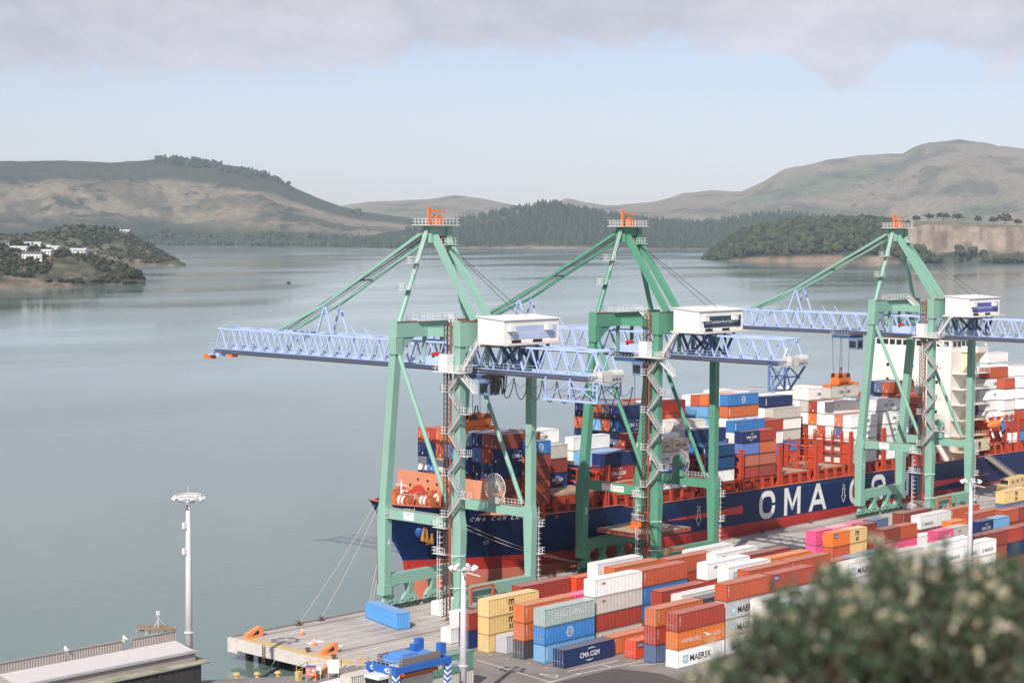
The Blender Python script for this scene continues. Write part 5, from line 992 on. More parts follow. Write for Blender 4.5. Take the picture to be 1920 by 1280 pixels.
# ---- boxes on board: slot start, row from the quay side, tiers
SB = []
def sc(bay, x, k, n, spec, L=40, z0=13.42, h=2.95, dy=0., s=1.0):
    cols = [q.split(':') for q in spec.split()]
    while len(cols) < n: cols.append([random.choice(['red','navy','rust','blue','white','brown'])])
    SB.append((bay, x, 1.2+2.5*k+dy, k, n, cols[:n], L, z0, h, s))
for k, sp_ in zip(range(9,0,-1), ('rust navy white','red navy blue','orange rust white','orange blue navy','rust brown navy','steel navy navy','navy cblue navy','brown red navy','brown navy:cma navy brown brown')): sc(1,-16.3,k,5,sp_,z0=13.58,h=2.915)
sc(1,-9.8,0,5,'blue:cosco brown brown rust brown',20,13.58,2.61)
sc(2,-1.6,3,3,'beige brown navy:cmasm',z0=15.58); sc(2,-1.6,4,4,'white:cmad white beige red',z0=15.58); sc(2,-1.6,5,4,'white white red',z0=15.58); sc(2,-1.6,6,3,'red blue red',z0=15.58); sc(2,-1.6,7,3,'white navy red',z0=15.58); sc(2,-1.6,8,2,'rust red',z0=15.58)
sc(3,15.6,0,1,'rust'); sc(3,15.6,1,3,'navy red:cma red'); sc(3,15.6,2,3,'lblue navy blue'); sc(3,15.6,3,3,'lblue navy blue'); sc(3,15.6,4,4,'white white blue red'); sc(3,15.6,5,3,'red navy'); sc(3,15.6,6,3,'rust blue')
for k, sp_ in zip(range(8,3,-1), ('navy rust blue slate','orange orange blue blue','rust lblue navy navy','dark rust navy red','navy deep:cma slate red')): sc(4,30.8,k,6,sp_)
sc(4,30.8,3,4,'red:triton red navy'); sc(4,30.8,2,3,'rust red red'); sc(4,30.8,1,4,'white beige white white')
for x in (30.9, 37.15): sc(4,x,0,4,'tan:cmad white:cmad blue white:cmad',20,h=2.72)
sc(5,48.5,0,3,'deep:bar deep:bar white',h=2.88); sc(5,48.5,1,4,'navy blue red red',h=3.0); sc(5,48.5,2,4,'white red navy',h=3.0); sc(5,47.6,3,5,'beige:zim white red',h=2.7); sc(5,46.4,4,5,'white white red',h=2.72); sc(5,46.4,5,6,'scarlet rust red',h=2.95); sc(5,46.4,6,6,'white rust blue'); sc(5,46.4,7,6,'orange navy'); sc(5,46.4,8,6,'orange blue')
sc(6,64.0,0,4,'navy:cma cblue salmon red',20,h=2.72,s=1.06); sc(6,71.0,0,4,'red orange salmon brown',20,h=2.72,s=1.06)
sc(6,64.0,1,5,'blue:bar white red red red',h=2.60); sc(6,65.0,2,7,'blue:cosco orange:bar white:cmad white red red red',h=2.70); sc(6,64.4,3,7,'white orange white',h=2.66); sc(6,63.9,4,7,'orange lblue lblue',h=2.66); sc(6,63.9,5,7,'rust lblue lblue',h=2.62); sc(6,63.9,6,7,'white lblue blue',h=2.6)
sc(7,79.4,3,4,'red white blue rust'); sc(7,79.4,4,4,'brown white red'); sc(7,79.4,5,3,'red'); sc(7,79.4,6,4,'white white blue'); sc(7,79.4,7,6,'white white white',h=3.1); sc(7,79.4,8,6,'white white',h=3.1)
sc(8,94.9,5,5,'beige white beige blue rust',h=2.75); sc(8,94.9,6,6,'navy:bar white:zim white beige',h=2.75); sc(8,94.9,7,6,'white white beige',h=2.75); sc(8,94.9,8,6,'white white',h=2.75)
for k, n_, sp_ in ((0,4,'white:cmad white:cmad white white'),(1,4,'salmon slate white white'),(2,5,'white:zim white white white white'),(3,5,'white white rust white'),(4,5,'red bright white white'),(5,6,'white:cmad beige white'),(6,6,'white white white'),(7,6,'white white white white'),(8,6,'white white white white')): sc(9,110.4,k,n_,sp_,h=2.98)
for k, n_, sp_ in ((0,4,'white:cmad white:cmad white white'),(1,5,'white:cmad white white'),(2,5,'white white white'),(3,5,'white white'),(4,5,'white white')): sc(10,126.2,k,n_,sp_,h=2.98)
for k, n_, sp_ in ((2,5,'rust red navy:cma'),(3,6,'rust rust red navy:cma'),(4,6,'slate navy red'),(5,6,'navy slate rust'),(6,5,'rust orange red')): sc(11,141.4,k,n_,sp_,h=3.1)
sc(12,184.6,1,7,'rust white:cmad white:cmad white white',h=3.0); sc(12,190.2,0,6,'rust white white white',20,h=3.0); sc(12,184.6,2,7,'white white white',h=3.0); sc(12,184.6,5,8,'white:cmad white white',h=3.05); sc(12,184.6,6,8,'white white',h=3.05); sc(13,199.2,0,6,'white:cmad white white',h=3.0); sc(13,199.2,1,7,'white white white',h=3.0); sc(13,199.2,4,8,'white white white',h=3.05)
sc(13,192.6,0,2,'red white:zim',20,h=2.9,dy=-.6)
PLATE = MB().box((-.012,.95,.42), (-.006,1.25,.80), 0).box((-.012,1.95,.9), (-.006,2.03,2.2), 0).mesh('data_plate', [mat('plate_pale_yellow', (.78,.66,.42), .6)])
for bay, x, y, k, n_, cols, L, z0, h, s in SB:
    hh = 2.896 if h > 2.8 else 2.591
    for i, cc in enumerate(cols):
        tier = n_-1-i; c = cc[0]; mk = cc[1] if len(cc) > 1 else None
        half = (' fore' if x in (30.9,64.0,-9.8) else ' aft' if L == 20 else '')
        lab = '%s%s container aboard, %s tier, %s row from quay, %s bay from bow' % (CN[c], half if L == 20 else '', ORD[tier], ORD[k], ORD[bay-1])
        mw = SHIP_M @ Matrix.Translation((x+random.uniform(-.06,.06), y+random.uniform(-.03,.03), z0+tier*h))
        co_ = container(mw, 12.192 if L == 40 else 6.058, hh if hh <= h else 2.591, c, mk, lab, 'containers stacked aboard the ship', False, s)
        if co_ and bay in (1,2,4,9,11): put('data_plate', PLATE, co_)
# mooring lines
def line(name, pts, label, r=.05, sag=.6):
    a, b_ = Vector(pts[0]), Vector(pts[1]); P_ = [a.lerp(b_, t)-Vector((0,0,math.sin(math.pi*t)*sag)) for t in [i/14 for i in range(15)]]
    tag(MB().path(P_, r, 6).build(name, mat('mooring_rope', (.58,.50,.40), .8)), label, 'rope', 'mooring lines')
bow = lambda x, z: SHIP_M @ Vector((x, hull_y(x, z)-.1, z))
line('mooring_line', (bow(-38.6,15.2), (217.4,251.7,.5)), 'mooring line from the bow tip to the far bollard left of the first crane')
line('mooring_line', (bow(-38.0,15.0), (222.6,251.9,.5)), 'mooring line from the bow tip to the bollard nearer the first crane')
line('mooring_line', (bow(-36.8,15.1), (234.2,252.4,.5)), 'steep mooring line left of the first crane leg', sag=.3); line('mooring_line', (bow(-36.2,15.0), (234.9,252.4,.5)), 'second steep mooring line beside the first crane leg', sag=.3)
line('mooring_line', (bow(-27,12.8), (296.5,252.6,.6)), 'upper of two mooring lines crossing the dark bow', .06, 1.2); line('mooring_line', (bow(-27.2,12.2), (296.8,252.3,.6)), 'lower of two mooring lines crossing the dark bow', .06, 1.5)
# ---- boxes buried in the stacks, of which the view shows next to nothing: one mass
if REST:
    rb_ = MB(); cl_ = []
    for mw_, L_, h_, c_ in REST:
        q_ = MB().box((0,0,0), (L_,2.438,h_)); rb_.add([mw_ @ Vector(v) for v in q_.v], q_.f); cl_ += [(*c_,1)]*8
    mr_ = bpy.data.materials.new('buried_box_paint'); mr_.use_nodes = True; a_ = mr_.node_tree.nodes.new('ShaderNodeAttribute'); a_.attribute_name = 'paint'; b_ = mr_.node_tree.nodes['Principled BSDF']; b_.inputs['Roughness'].default_value = .6; mr_.node_tree.links.new(a_.outputs['Color'], b_.inputs['Base Color'])
    ro = rb_.build('buried_containers', mr_); ca = ro.data.color_attributes.new('paint', 'FLOAT_COLOR', 'POINT'); ca.data.foreach_set('color', np.array(cl_, np.float32).ravel()); ro['kind'] = 'stuff'; ro['label'] = 'remaining containers buried inside the ship and yard stacks'; ro['category'] = 'containers'
# ================================================================ YARD AND QUAY FURNITURE
M_pole = mat('mast_grey', (.62,.60,.62), .5, metal=.2, var=.08)
def light_mast(x, y, h, label, style):
    T = thing('light_mast', label, 'light mast', (x,y,0), 0, 'tall light masts')
    MB().tube((0,0,0), (0,0,h-1), .62 if style != 'far' else .55, 16, .34).build('pole', M_pole, T, smooth=True); MB().box((-.9,-.9,0), (.9,.9,.25)).build('foot_plate', M_conc, T)
    MB().tube((0,0,h*.30), (0,0,h*.305), .72, 16).build('pole_collar', M_rl, T); MB().tube((.75,0,1), (.42,0,h-2), .05, 5).build('lightning_cable', M_pole, T)
    if style == 'ring':
        b = MB(); b.ring((0,0,h-.4), 1.9, .12, 'Z', 20); b.ring((0,0,h-.1), 1.9, .06, 'Z', 20)
        for k in range(6): a = k*math.pi/3; b.bar((0,0,h-1.3), (math.cos(a)*1.9,math.sin(a)*1.9,h-.4), .10)
        b.bar((0,0,h-.5), (0,0,h+1.2), .05); b.build('head_ring', M_rl, T); nl, rad = 8, 1.9
    else:
        b = MB(); b.bar((-1.7,-1.2,h-.9), (1.7,1.2,h-.9), .14); b.bar((-1.6,1.2,h-.9), (1.6,-1.2,h-.9), .14); b.bar((.8,-2.6,h-1.6), (.2,.2,h-1.2), .16); b.build('cross_arms', M_pole, T); nl, rad = 7, 1.5
    for k in range(nl):
        a = 2*math.pi*k/nl+.4; c = Vector((math.cos(a)*rad, math.sin(a)*rad, h-.35)); d = Vector((math.cos(a)*.55, math.sin(a)*.55, -.6)); b = MB(); b.tube(c, c+d*.75, .22, 10, .42); b.build('floodlight', mat('floodlight_shell', (.66,.64,.66), .4, var=.1), T)
    if style == 'ring':
        for z in (.83,.70): MB().box((-1.0,-.2,h*z), (-.35,.2,h*z+.9)).build('antenna_box', M_rl, T)
light_mast(174.6, 227.2, 29.6, 'tall light mast with round lamp ring standing over the water at left', 'ring')
light_mast(195.4, 190.5, 21.2, 'light mast with clustered floodlights in front of the sea green container', 'arm')
light_mast(326.7, 183.4, 22.0, 'light mast with spread floodlights among the white containers at right', 'far')
# straddle carrier
T = thing('straddle_carrier', 'blue straddle carrier numbered 42 with striped legs and dark cab', 'straddle carrier', (178.7,187.0,0)); T.scale = (1,1,.885)
M_sb = mat('carrier_blue', (.025,.13,.48), .45, var=.08); M_sbl = mat('carrier_light_blue', (.10,.27,.62), .5, var=.06); M_str = mat('stripe_white', (.76,.76,.78), .5)
Lx, Wy = 10.0, 5.2
for x in (0, Lx):
    for y in (0, Wy):
        lg = MB().bar((x,y,1.6), (x,y,10.4), .75, .75).build('leg', M_sb, T); b = MB()
        for k in range(9):
            z = 1.8+k*.85
            b.add([(x-.381,y-.375,z),(x-.381,y+.375,z+.5),(x-.381,y+.375,z+.92),(x-.381,y-.375,z+.42)], [(0,3,2,1)]); b.add([(x-.375,y-.381,z),(x+.375,y-.381,z+.5),(x+.375,y-.381,z+.92),(x-.375,y-.381,z+.42)], [(0,1,2,3)])
        b.build('leg_stripes', M_str, lg)
for y in (0, Wy):
    b = MB(); b.bar((-.6,y,1.5), (Lx+.6,y,1.5), .8, 1.0); b.build('wheel_beam', M_sb, T)
    for k in range(4): MB().tube((.6+k*2.95,y-.3,.72), (.6+k*2.95,y+.3,.72), .72, 18).build('wheel', mat('tyre_black', (.015,.015,.016), .8), T)
    b = MB(); b.bar((-.4,y,10.1), (Lx+.4,y,10.1), .7, .9); b.build('top_beam', M_sb, T)
for x in (0, Lx): b = MB(); b.bar((x,-.4,10.1), (x,Wy+.4,10.1), .72, 1.1); b.build('cross_beam', M_sb, T)
lettering(T, '42', (-.38,1.9,9.75), (0,-1,0), (0,0,1), 1.15, .75, M_wht, 'number', bold=.02); lettering(T, 'C', (-.38,4.7,9.75), (0,-1,0), (0,0,1), .6, .7, M_wht, 'maker_mark', bold=.04)
b = MB(); b.box((1.6,.9,10.6), (8.2,4.3,11.6)); b.box((2.4,1.2,11.6), (5.2,3.9,12.0)); b.build('engine_cover', M_sbl, T)
for y in (.2, 4.5): MB().box((1.2,y,10.6), (8.8,y+.5,11.7)).build('side_grille', mat('grille_grey', (.20,.18,.17), .6, var=.2), T)
for x, y in ((8.8,.2),(8.8,4.6),(5.8,2.4)): MB().box((x,y,11.0), (x+1.1,y+.9,12.8)).build('hoist_post', M_sb, T)
b = MB(); railing(b, [(-.3,0,10.6),(-.3,Wy,10.6),(9.6,Wy,10.6)], post=.9); railing(b, [(-.3,0,10.6),(1.2,0,10.6)], post=.7); b.build('top_rails', M_gal, T)
cbn = MB(); cbn.add([(-1.9,.9,6.6),(-.45,.9,6.6),(-.45,3.6,6.6),(-1.9,3.6,6.6),(-2.3,.9,9.0),(-.45,.9,9.0),(-.45,3.6,9.0),(-2.3,3.6,9.0)], [(0,3,2,1),(0,1,5,4),(1,2,6,5),(2,3,7,6),(3,0,4,7)]); cb = cbn.build('cab', M_pane, T); MB().box((-2.4,.8,9.0), (-.4,3.7,9.45)).build('cab_roof', M_str, cb)
b = MB()
for y in (.9,2.25,3.6): b.bar((-1.92,y,6.6), (-2.32,y,9.0), .09)
for z, xx in ((6.6,-1.92),(7.7,-2.12),(9.0,-2.32)): b.bar((xx,.9,z), (xx,3.6,z), .09)
b.bar((-.45,.9,6.6), (-.45,.9,9), .09); b.build('cab_frame', M_dk, cb)
b = MB(); b.bar((-1.0,.3,2), (-1.0,.3,10.6), .06); b.bar((-.6,.3,2), (-.6,.3,10.6), .06)
for k in range(24): b.bar((-1,.3,2.2+k*.35), (-.6,.3,2.2+k*.35), .04)
b.build('ladder', M_gal, T); MB().box((.8,1.4,8.3), (9.6,3.8,8.8)).build('spreader', M_or, T)
container(Matrix.Translation((184.2-3.0,188.4,4.35)), 6.058, 2.896, 'beige', None, 'beige container held up inside the blue straddle carrier', 'loose containers on the apron')
# orange rail stops, cones, quay bollards
M_rs = mat('rail_stop_orange', (.74,.26,.10), .55, var=.1)
for (x, y, lab) in ((204.0,250.0,'orange steel rail stop at the quay corner on the waterside rail'), (204.4,231.5,'orange steel rail stop at the end of the landside rail')):
    T = thing('rail_stop', lab, 'rail stop', (x,y,0), 0, 'orange rail stops')
    MB().add([(0,-.5,0),(3.4,-.5,0),(3.4,-.5,1.55),(2.9,-.5,1.75),(0,-.5,.75),(0,.5,0),(3.4,.5,0),(3.4,.5,1.55),(2.9,.5,1.75),(0,.5,.75)], [(0,1,2,3,4),(9,8,7,6,5),(0,5,6,1),(1,6,7,2),(2,7,8,3),(3,8,9,4),(4,9,5,0)]).build('wedge', M_rs, T); MB().add([(.9,-.52,.42),(2.5,-.52,.5),(2.5,-.52,1.1),(2.2,-.52,1.15)], [(0,1,2,3)]).build('cut_out', M_dk, T); MB().box((-.2,-.7,.01), (3.7,.7,.06)).build('foot', M_rs, T)
for px_, py_, lab in ((566,1190,'orange traffic cone nearer the quay front'), (589,1209,'orange traffic cone between the painted lane numbers')):
    p = at(px_, py_, Z=0); T = thing('traffic_cone', lab, 'cone', (p.x,p.y,0), 0, 'orange cones on the apron'); MB().tube((0,0,.05), (0,0,1.5), .32, 12, .05).build('cone', M_rs, T); MB().box((-.42,-.42,.012), (.42,.42,.06)).build('base', M_rs, T); MB().tube((0,0,.75), (0,0,1.0), .20, 12, .16).build('band', M_wht, T)
for k, (x, y) in enumerate([(217.3,251.8),(222.6,252.0),(237.6,251.9),(255,251.9),(273,251.9),(296.6,252.3),(318,252.6),(338,253.1),(358,253.7),(378,254.2),(418,255.2),(436,255.7),(455,256.4)]):
    T = thing('quay_bollard', '%s dark mooring bollard along the quay edge from the left end' % ORD[k], 'bollard', (x,y,0), 0, 'bollards along the quay edge'); MB().tube((0,0,0), (0,0,.55), .24, 10, .22).build('post', M_pile, T); MB().tube((0,0,.55), (0,0,.75), .42, 10, .36).build('cap', M_pile, T); MB().box((-.5,-.45,.01), (.5,.45,.07)).build('base', M_pile, T)
for px_, py_, lab in ((577,1222,'low dark bollard on the yellow quay end band'), (626,1235,'low dark bollard by the white notice board')):
    p = at(px_, py_, Z=0); T = thing('quay_bollard', lab, 'bollard', (p.x,p.y,0)); MB().tube((0,0,0), (0,0,.5), .26, 10).build('post', M_pile, T); MB().tube((0,0,.5), (0,0,.72), .46, 10).build('cap', M_pile, T)
for k, (px_, py_) in enumerate(((444,1270),(482,1269),(521,1267))):
    p = at(px_, py_, Z=0); T = thing('yellow_bollard', '%s small yellow bollard on the near quay edge' % ('leftmost','middle','rightmost')[k], 'bollard', (p.x,p.y,0), 0, 'yellow bollards'); MB().tube((0,0,0), (0,0,.5), .3, 10).build('post', M_yel, T); MB().tube((0,0,.5), (0,0,.8), .55, 10, .4).build('cap', M_yel, T)
T = thing('quay_ladder', 'steel ladder down the quay end wall to the water', 'ladder', (202.5,243.5,-1)); b = MB()
for e in (-.3,.3): b.bar((0,e,-4), (0,e,1.2), .08)
for k in range(14): b.bar((0,-.3,-3.8+k*.35), (0,.3,-3.8+k*.35), .06)
b.build('rungs', M_rail, T); MB().bar((0,-1,-3.4), (0,-3,-.8), .12).build('strut', M_gal, T)
# barriers and boards at the near corner
T = thing('yellow_guardrail', 'yellow pipe guard rail around the near quay corner', 'guard rail'); b = MB()
P0 = [at(x, y, Z=0) for x, y in ((556,1264),(577,1254),(640,1250),(700,1254),(672,1238))]
railing(b, [(p.x,p.y,.0) for p in P0], h=1.2, r=.06, post=2.2); b.build('rails', M_yel, T)
p = at(594,1272,Z=0); T = thing('orange_barrier', 'long low orange barrier beside the quay corner boards', 'barrier', (p.x,p.y,0), R(28)); MB().box((-1,-.3,.0), (5.5,.3,1.0)).build('block', M_rs, T); MB().box((5.5,-.32,.05), (8.2,.32,1.05)).build('striped_block', M_yel, T); b = MB()
for k in range(5): b.add([(5.6+k*.5,-.325,.06),(5.85+k*.5,-.325,.06),(6.2+k*.5,-.325,1.04),(5.95+k*.5,-.325,1.04)], [(0,1,2,3)])
b.build('black_stripes', M_blk, T)
def board(px_, py_, w_, h_, m, label, z0=.9, extra=None):
    p = at(px_, py_, Z=0); T = thing('notice_board', label, 'sign', (p.x,p.y,0), R(-47)); MB().box((-w_/2,-.04,z0), (w_/2,.04,z0+h_)).build('panel', m, T); b = MB(); b.bar((-w_/2+.1,.08,0), (-w_/2+.1,.08,z0+h_), .09); b.bar((w_/2-.1,.08,0), (w_/2-.1,.08,z0+h_), .09); b.build('posts', M_gal, T); 
    if extra: extra(T, w_, z0, h_)
def ex1(T, w_, z0, h_): MB().box((-w_/2,-.055,z0+h_), (w_/2,.04,z0+h_+.3)).build('header', M_sb, T); MB().ring((-.45,-.06,z0+.8), .22, .04, 'Y', 14).build('pictogram', M_wht, T); MB().box((.2,-.06,z0+.62), (.6,-.045,z0+.98)).build('pictogram', M_wht, T); MB().box((-.5,-.06,z0+.2), (.5,-.045,z0+.32)).build('print_line', M_wht, T)
board(583,1277,1.6,1.3,M_prd,'orange red safety board with blue header at the quay corner',.9,ex1)
board(625,1272,1.7,2.1,M_wht,'large plain white notice board at the quay corner',.9); board(597,1273,.8,1.1,M_wht,'narrow white board beside the orange safety board',.8)
p = at(560,1275,Z=0); T = thing('wheelie_bin', 'small yellow bin beside the orange safety board', 'bin', (p.x,p.y,0)); MB().bar((0,0,0), (0,0,1.3), .7, .7, .85, .85).build('body', M_yel, T); MB().box((-.45,-.45,1.3), (.45,.45,1.4)).build('lid', M_yel, T)
# white tank beside the small white container
p = at(862,1172,Z=1.4); T = thing('storage_tank', 'white round ended storage tank behind the small white container', 'tank', (p.x+1.5,p.y+1.2,0)); MB().tube((0,-1.1,1.5), (0,1.4,1.5), 1.35, 20).build('shell', M_str, T, smooth=False); MB().box((-1.3,-1.0,0), (1.3,1.3,.5)).build('cradle', M_str, T); MB().box((-1.4,-1.15,2.0), (1.2,1.4,3.6)).build('shelter', M_str, T)
# harbour-side yellow vehicle beyond the right yellow box
p = at(1895,908,Z=1.4); T = thing('yard_vehicle', 'cream coloured yard vehicle on the quay behind the yellow container at far right', 'vehicle', (p.x,p.y,0), R(5)); MB().box((-4,-1.3,.7), (9,1.3,3.2)).build('body', mat('vehicle_cream', (.70,.50,.24), .5), T); MB().box((-6.2,-1.2,.7), (-4,1.2,1.9)).build('bonnet', MATS['vehicle_cream'], T); MB().box((-4.05,-1.0,1.9), (-3.99,1.0,3.0)).build('windscreen', M_pane, T)
for x in (-4.8, 5.5):
    for y in (-1.25,.9): MB().tube((x,y,.5), (x,y+.35,.5), .5, 14).build('wheel', MATS['tyre_black'], T)
for x in (-2, 1, 4): MB().box((x,-1.36,2.1), (x+.8,-1.31,2.7)).build('window', M_pane, T)
# ---- shed at the lower left
T = thing('quay_shed', 'long grey shed with ribbed parapet and pale metal roof, lower left', 'shed', (0,0,0))
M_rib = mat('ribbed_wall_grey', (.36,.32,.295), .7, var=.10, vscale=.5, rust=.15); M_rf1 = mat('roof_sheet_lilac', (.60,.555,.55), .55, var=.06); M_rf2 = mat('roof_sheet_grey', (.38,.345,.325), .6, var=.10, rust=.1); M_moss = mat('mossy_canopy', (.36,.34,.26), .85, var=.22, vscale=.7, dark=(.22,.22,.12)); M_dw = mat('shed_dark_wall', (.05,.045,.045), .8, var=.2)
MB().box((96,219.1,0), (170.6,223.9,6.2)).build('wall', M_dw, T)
segs = [(96,117.5),(118,134.6),(135.2,150.8),(151.4,160.4),(162.0,169.8)]
for a, c in segs: b = MB(); corr(b, a, c, 8.75, 10.35, 224.0, -1, 'x', .45, .09); b.box((a,224.06,8.75), (c,224.2,10.35)); b.box((a,223.9,10.35), (c,224.25,10.45)); b.build('parapet_panel', M_rib, T)
b = MB()
for x in (117.7,134.9,151.1,160.9): b.bar((x,224.4,8), (x,224.4,11.0), .22); b.bar((x-.1,224.4,11.0), (x-.1,223.4,10.6), .16)
b.build('parapet_posts', M_rl, T)
xs = [96+i*2.95 for i in range(26)]
for i in range(25):
    x0, x1 = xs[i], min(xs[i+1], 170.2); m_ = M_rf1 if (i > 19 or i % 5 == 2 or random.random() < .25) else M_rf2; b = MB(); n_ = 6; vs = []
    for k in range(n_*2+1):
        xx = x0+(x1-x0)*k/(n_*2); up_ = .035*(k % 2); sk = 1.0
        vs += [(xx,224.0,8.95+up_), (xx-2.2*(1 if x1 > 168 else 0)*0,219.5,8.22+up_)]
    b.add(vs, [(2*k,2*k+2,2*k+3,2*k+1) for k in range(n_*2)]); b.build('roof_sheet', m_, T)
b = MB(); b.box((96,219.3,7.9), (170.2,219.55,8.18)); b.build('gutter', M_gal, T); MB().box((96,219.7,6.2), (170,220.0,7.9)).build('eave_wall', M_rib, T)
MB().add([(96,219.6,7.0),(171.8,222.6,6.95),(172.0,218.6,6.4),(96,218.9,6.4)], [(0,3,2,1)]).build('canopy', M_moss, T); MB().box((96,218.72,6.2), (172,218.95,6.42)).build('canopy_edge', mat('canopy_edge_pale', (.50,.58,.56), .6, rust=.6), T)
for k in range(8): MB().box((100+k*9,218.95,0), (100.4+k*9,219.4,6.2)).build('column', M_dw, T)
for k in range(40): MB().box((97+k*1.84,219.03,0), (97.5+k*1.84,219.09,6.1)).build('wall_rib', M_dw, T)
h_ = MB(); h_.add([(164.6,223.9,11.1),(169.9,223.9,10.55),(169.9,226.6,10.75),(164.6,226.6,11.4),(164.6,223.9,11.3),(169.9,223.9,10.75),(169.9,226.6,10.95),(164.6,226.6,11.6)], [(0,3,2,1),(4,5,6,7),(0,1,5,4),(1,2,6,5),(2,3,7,6),(3,0,4,7)]); h_.build('hoist_roof', mat('rust_brown_roof', (.30,.20,.13), .8, var=.2), T)
b = MB()
for x in (164.7,167,169.8):
    for y in (224.2,226.5): b.bar((x,y,8.8), (x,y,11), .16)
b.bar((164.7,224.2,10.6), (169.8,224.2,10.2), .2); b.bar((164.7,226.5,10.8), (169.8,226.5,10.2), .2); b.build('hoist_frame', M_gal, T)
b = MB(); b.bar((167.1,224.6,11.2), (167.1,224.6,13.2), .09); b.bar((166.2,224.4,11.3), (167.1,224.6,12.4), .06); b.bar((168.6,224.6,11.1), (167.1,224.6,12.6), .06); b.box((166.85,224.5,13.0), (167.35,224.75,13.6)); b.build('beacon', M_rl, T)
# ================================================================ FLOWERING SHRUB IN THE FOREGROUND
def leaf_material():
    m = leaf_mat('shrub_leaf', (.022,.052,.030), (.105,.165,.090)); t = m.node_tree; b = t.nodes['Principled BSDF']; b.inputs['Roughness'].default_value = .45; b.inputs['Specular IOR Level'].default_value = .35; return m
shrub = thing('flowering_shrub', 'large out of focus flowering shrub with cream buds at the lower right', 'shrub', tuple(FW*5.4+RT*1.1+Vector((0,0,EYE-3.2))))
SB0 = Vector(shrub.location); rs_ = random.Random(17)
def at_depth(x, y, d): return Vector((0,0,EYE)) + ray(x, y)*d
LUMPS = [(1370,1365,5.4,.17),(1325,1335,5.4,.10),(1455,1290,5.6,.19),(1545,1225,5.9,.215),(1640,1190,6.3,.235),(1720,1185,6.0,.25),(1800,1200,6.1,.24),(1890,1195,6.3,.25),(1960,1210,6.2,.28),(1570,1140,6.6,.11),(1665,1085,6.8,.10),(1700,1120,6.6,.10),(1790,1130,6.6,.10),(1900,1120,6.6,.11),(1480,1190,6.0,.13),(1400,1262,5.7,.085),(1600,1300,5.6,.3),(1750,1320,5.6,.3),(1900,1320,5.7,.3),(1500,1350,5.4,.28),(1845,1125,6.7,.09)]
stem = MB(); LV = []; LF = []; LT = []; FV = []; FF_ = []; FT = []; o_l = 0; o_f = 0
base = SB0 + Vector((0,0,-.3))
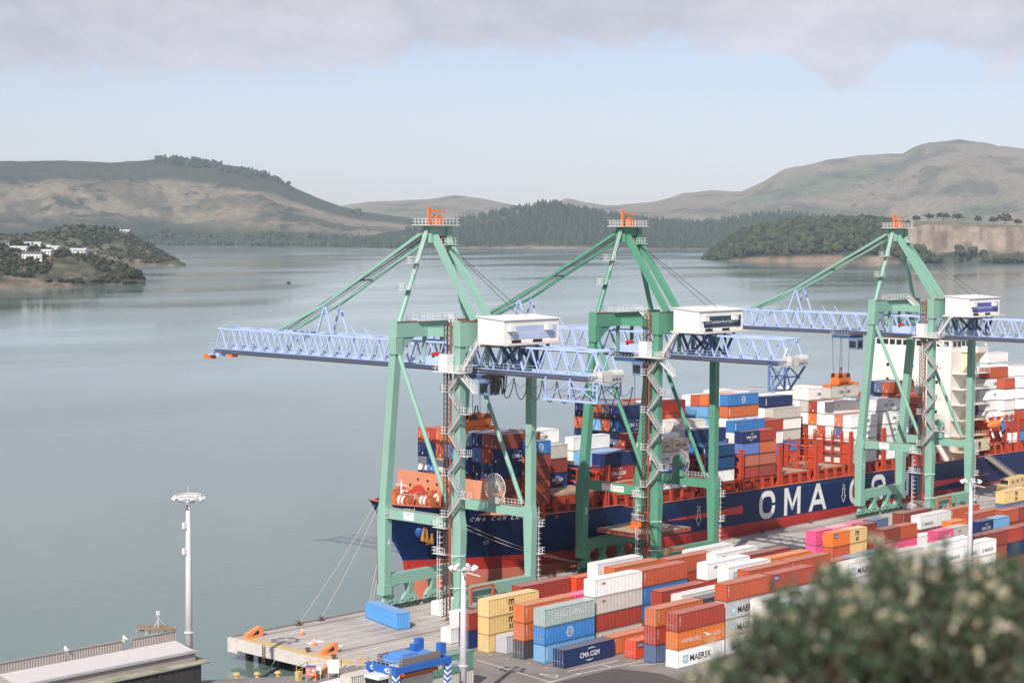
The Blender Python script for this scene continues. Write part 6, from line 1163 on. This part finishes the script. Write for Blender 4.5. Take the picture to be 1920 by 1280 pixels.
for li, (x, y, d, r) in enumerate(LUMPS):
    c = at_depth(x, y, d); stem.path([base+Vector((rs_.uniform(-.2,.2),rs_.uniform(-.2,.2),0)), base.lerp(c,.5)+Vector((rs_.uniform(-.1,.1),rs_.uniform(-.1,.1),-.15)), c], .014, 5)
    nt_ = int(46*(r/.2)**2)+12
    for k in range(nt_):
        u = Vector((rs_.gauss(0,1), rs_.gauss(0,1), rs_.gauss(0,1)+.35)).normalized(); a = c+u*r*rs_.uniform(.15,.75); b_ = c+u*r*rs_.uniform(.85,1.18)+Vector((0,0,rs_.uniform(.0,.05))); stem.tube(a, b_, .0035, 4, .0018, cap=False)
        tone = rs_.random()
        for q in range(20):
            t = rs_.random()**.7; p = a.lerp(b_, t); dr = (u*.8+Vector((rs_.gauss(0,1),rs_.gauss(0,1),rs_.gauss(0,1)))*.55).normalized(); L_ = rs_.uniform(.020,.040); w_ = L_*rs_.uniform(.26,.4)
            sd = dr.cross(Vector((rs_.gauss(0,1),rs_.gauss(0,1),1))).normalized(); nr = sd.cross(dr)
            v0, v1, v2, v3 = p, p+dr*L_*.5+sd*w_*.5+nr*w_*.15, p+dr*L_, p+dr*L_*.5-sd*w_*.5+nr*w_*.15
            LV += [v0,v1,v2,v3]; LF += [(o_l,o_l+1,o_l+2),(o_l,o_l+2,o_l+3)]; LT += [min(1,max(0,tone*.6+rs_.random()*.4))]*4; o_l += 4
        if rs_.random() < .26:
            ft = rs_.random(); fr = rs_.uniform(.007,.0125)
            for q in range(9):
                p = b_+Vector((rs_.gauss(0,1),rs_.gauss(0,1),rs_.gauss(0,1)))*fr*.9; s = fr*rs_.uniform(.45,.8)
                vv = [p+Vector(e)*s for e in ((1,0,0),(-1,0,0),(0,1,0),(0,-1,0),(0,0,1),(0,0,-1))]; FV += vv; FF_ += [tuple(o_f+i for i in f) for f in ((0,2,4),(2,1,4),(1,3,4),(3,0,4),(2,0,5),(1,2,5),(3,1,5),(0,3,5))]; FT += [ft]*6; o_f += 6
def fast(name, V, F, T_, m):
    me = bpy.data.meshes.new(name); me.from_pydata([tuple(v-SB0) for v in V], [], F); a_ = me.attributes.new('tone','FLOAT','POINT'); a_.data.foreach_set('value', T_); me.materials.append(m); o = put(name, me, shrub); o['kind'] = 'stuff'; return o
fast('leaves', LV, LF, LT, leaf_material()); fast('blossoms', FV, FF_, FT, leaf_mat('blossom_cream', (.46,.39,.26), (.68,.61,.47)))
stem.v = [tuple(Vector(v)-SB0) for v in stem.v]; stem.build('branches', mat('shrub_bark', (.09,.06,.04), .9), shrub)
# ================================================================ HAZE
hz = MB().box((-9000,-9000,-5.2), (16500,16500,760)).build('haze', []); hz['kind'] = 'stuff'; hz['label'] = 'thin pale haze over the whole harbour'; hz['category'] = 'haze'
hm = bpy.data.materials.new('haze'); hm.use_nodes = True; t = hm.node_tree; t.nodes.remove(t.nodes['Principled BSDF']); pv = t.nodes.new('ShaderNodeVolumePrincipled'); pv.inputs['Color'].default_value = (.70,.82,1.0,1); pv.inputs['Density'].default_value = 3.3e-5; pv.inputs['Anisotropy'].default_value = -.22
t.links.new(pv.outputs[0], [n_ for n_ in t.nodes if n_.type == 'OUTPUT_MATERIAL'][0].inputs['Volume']); hz.data.materials.append(hm); hz.display_type = 'WIRE'
dup_ = [k for k, v in LABELS.items() if len(v) > 1]
long_ = [k for k in LABELS if not 4 <= len(k.replace(',',' ').split()) <= 16]
print('LABEL DUPES', len(dup_), dup_[:8]); print('LABEL LENGTH', len(long_), long_[:8]); print('OBJECTS', len(bpy.data.objects), 'CONT', NCONT[0])
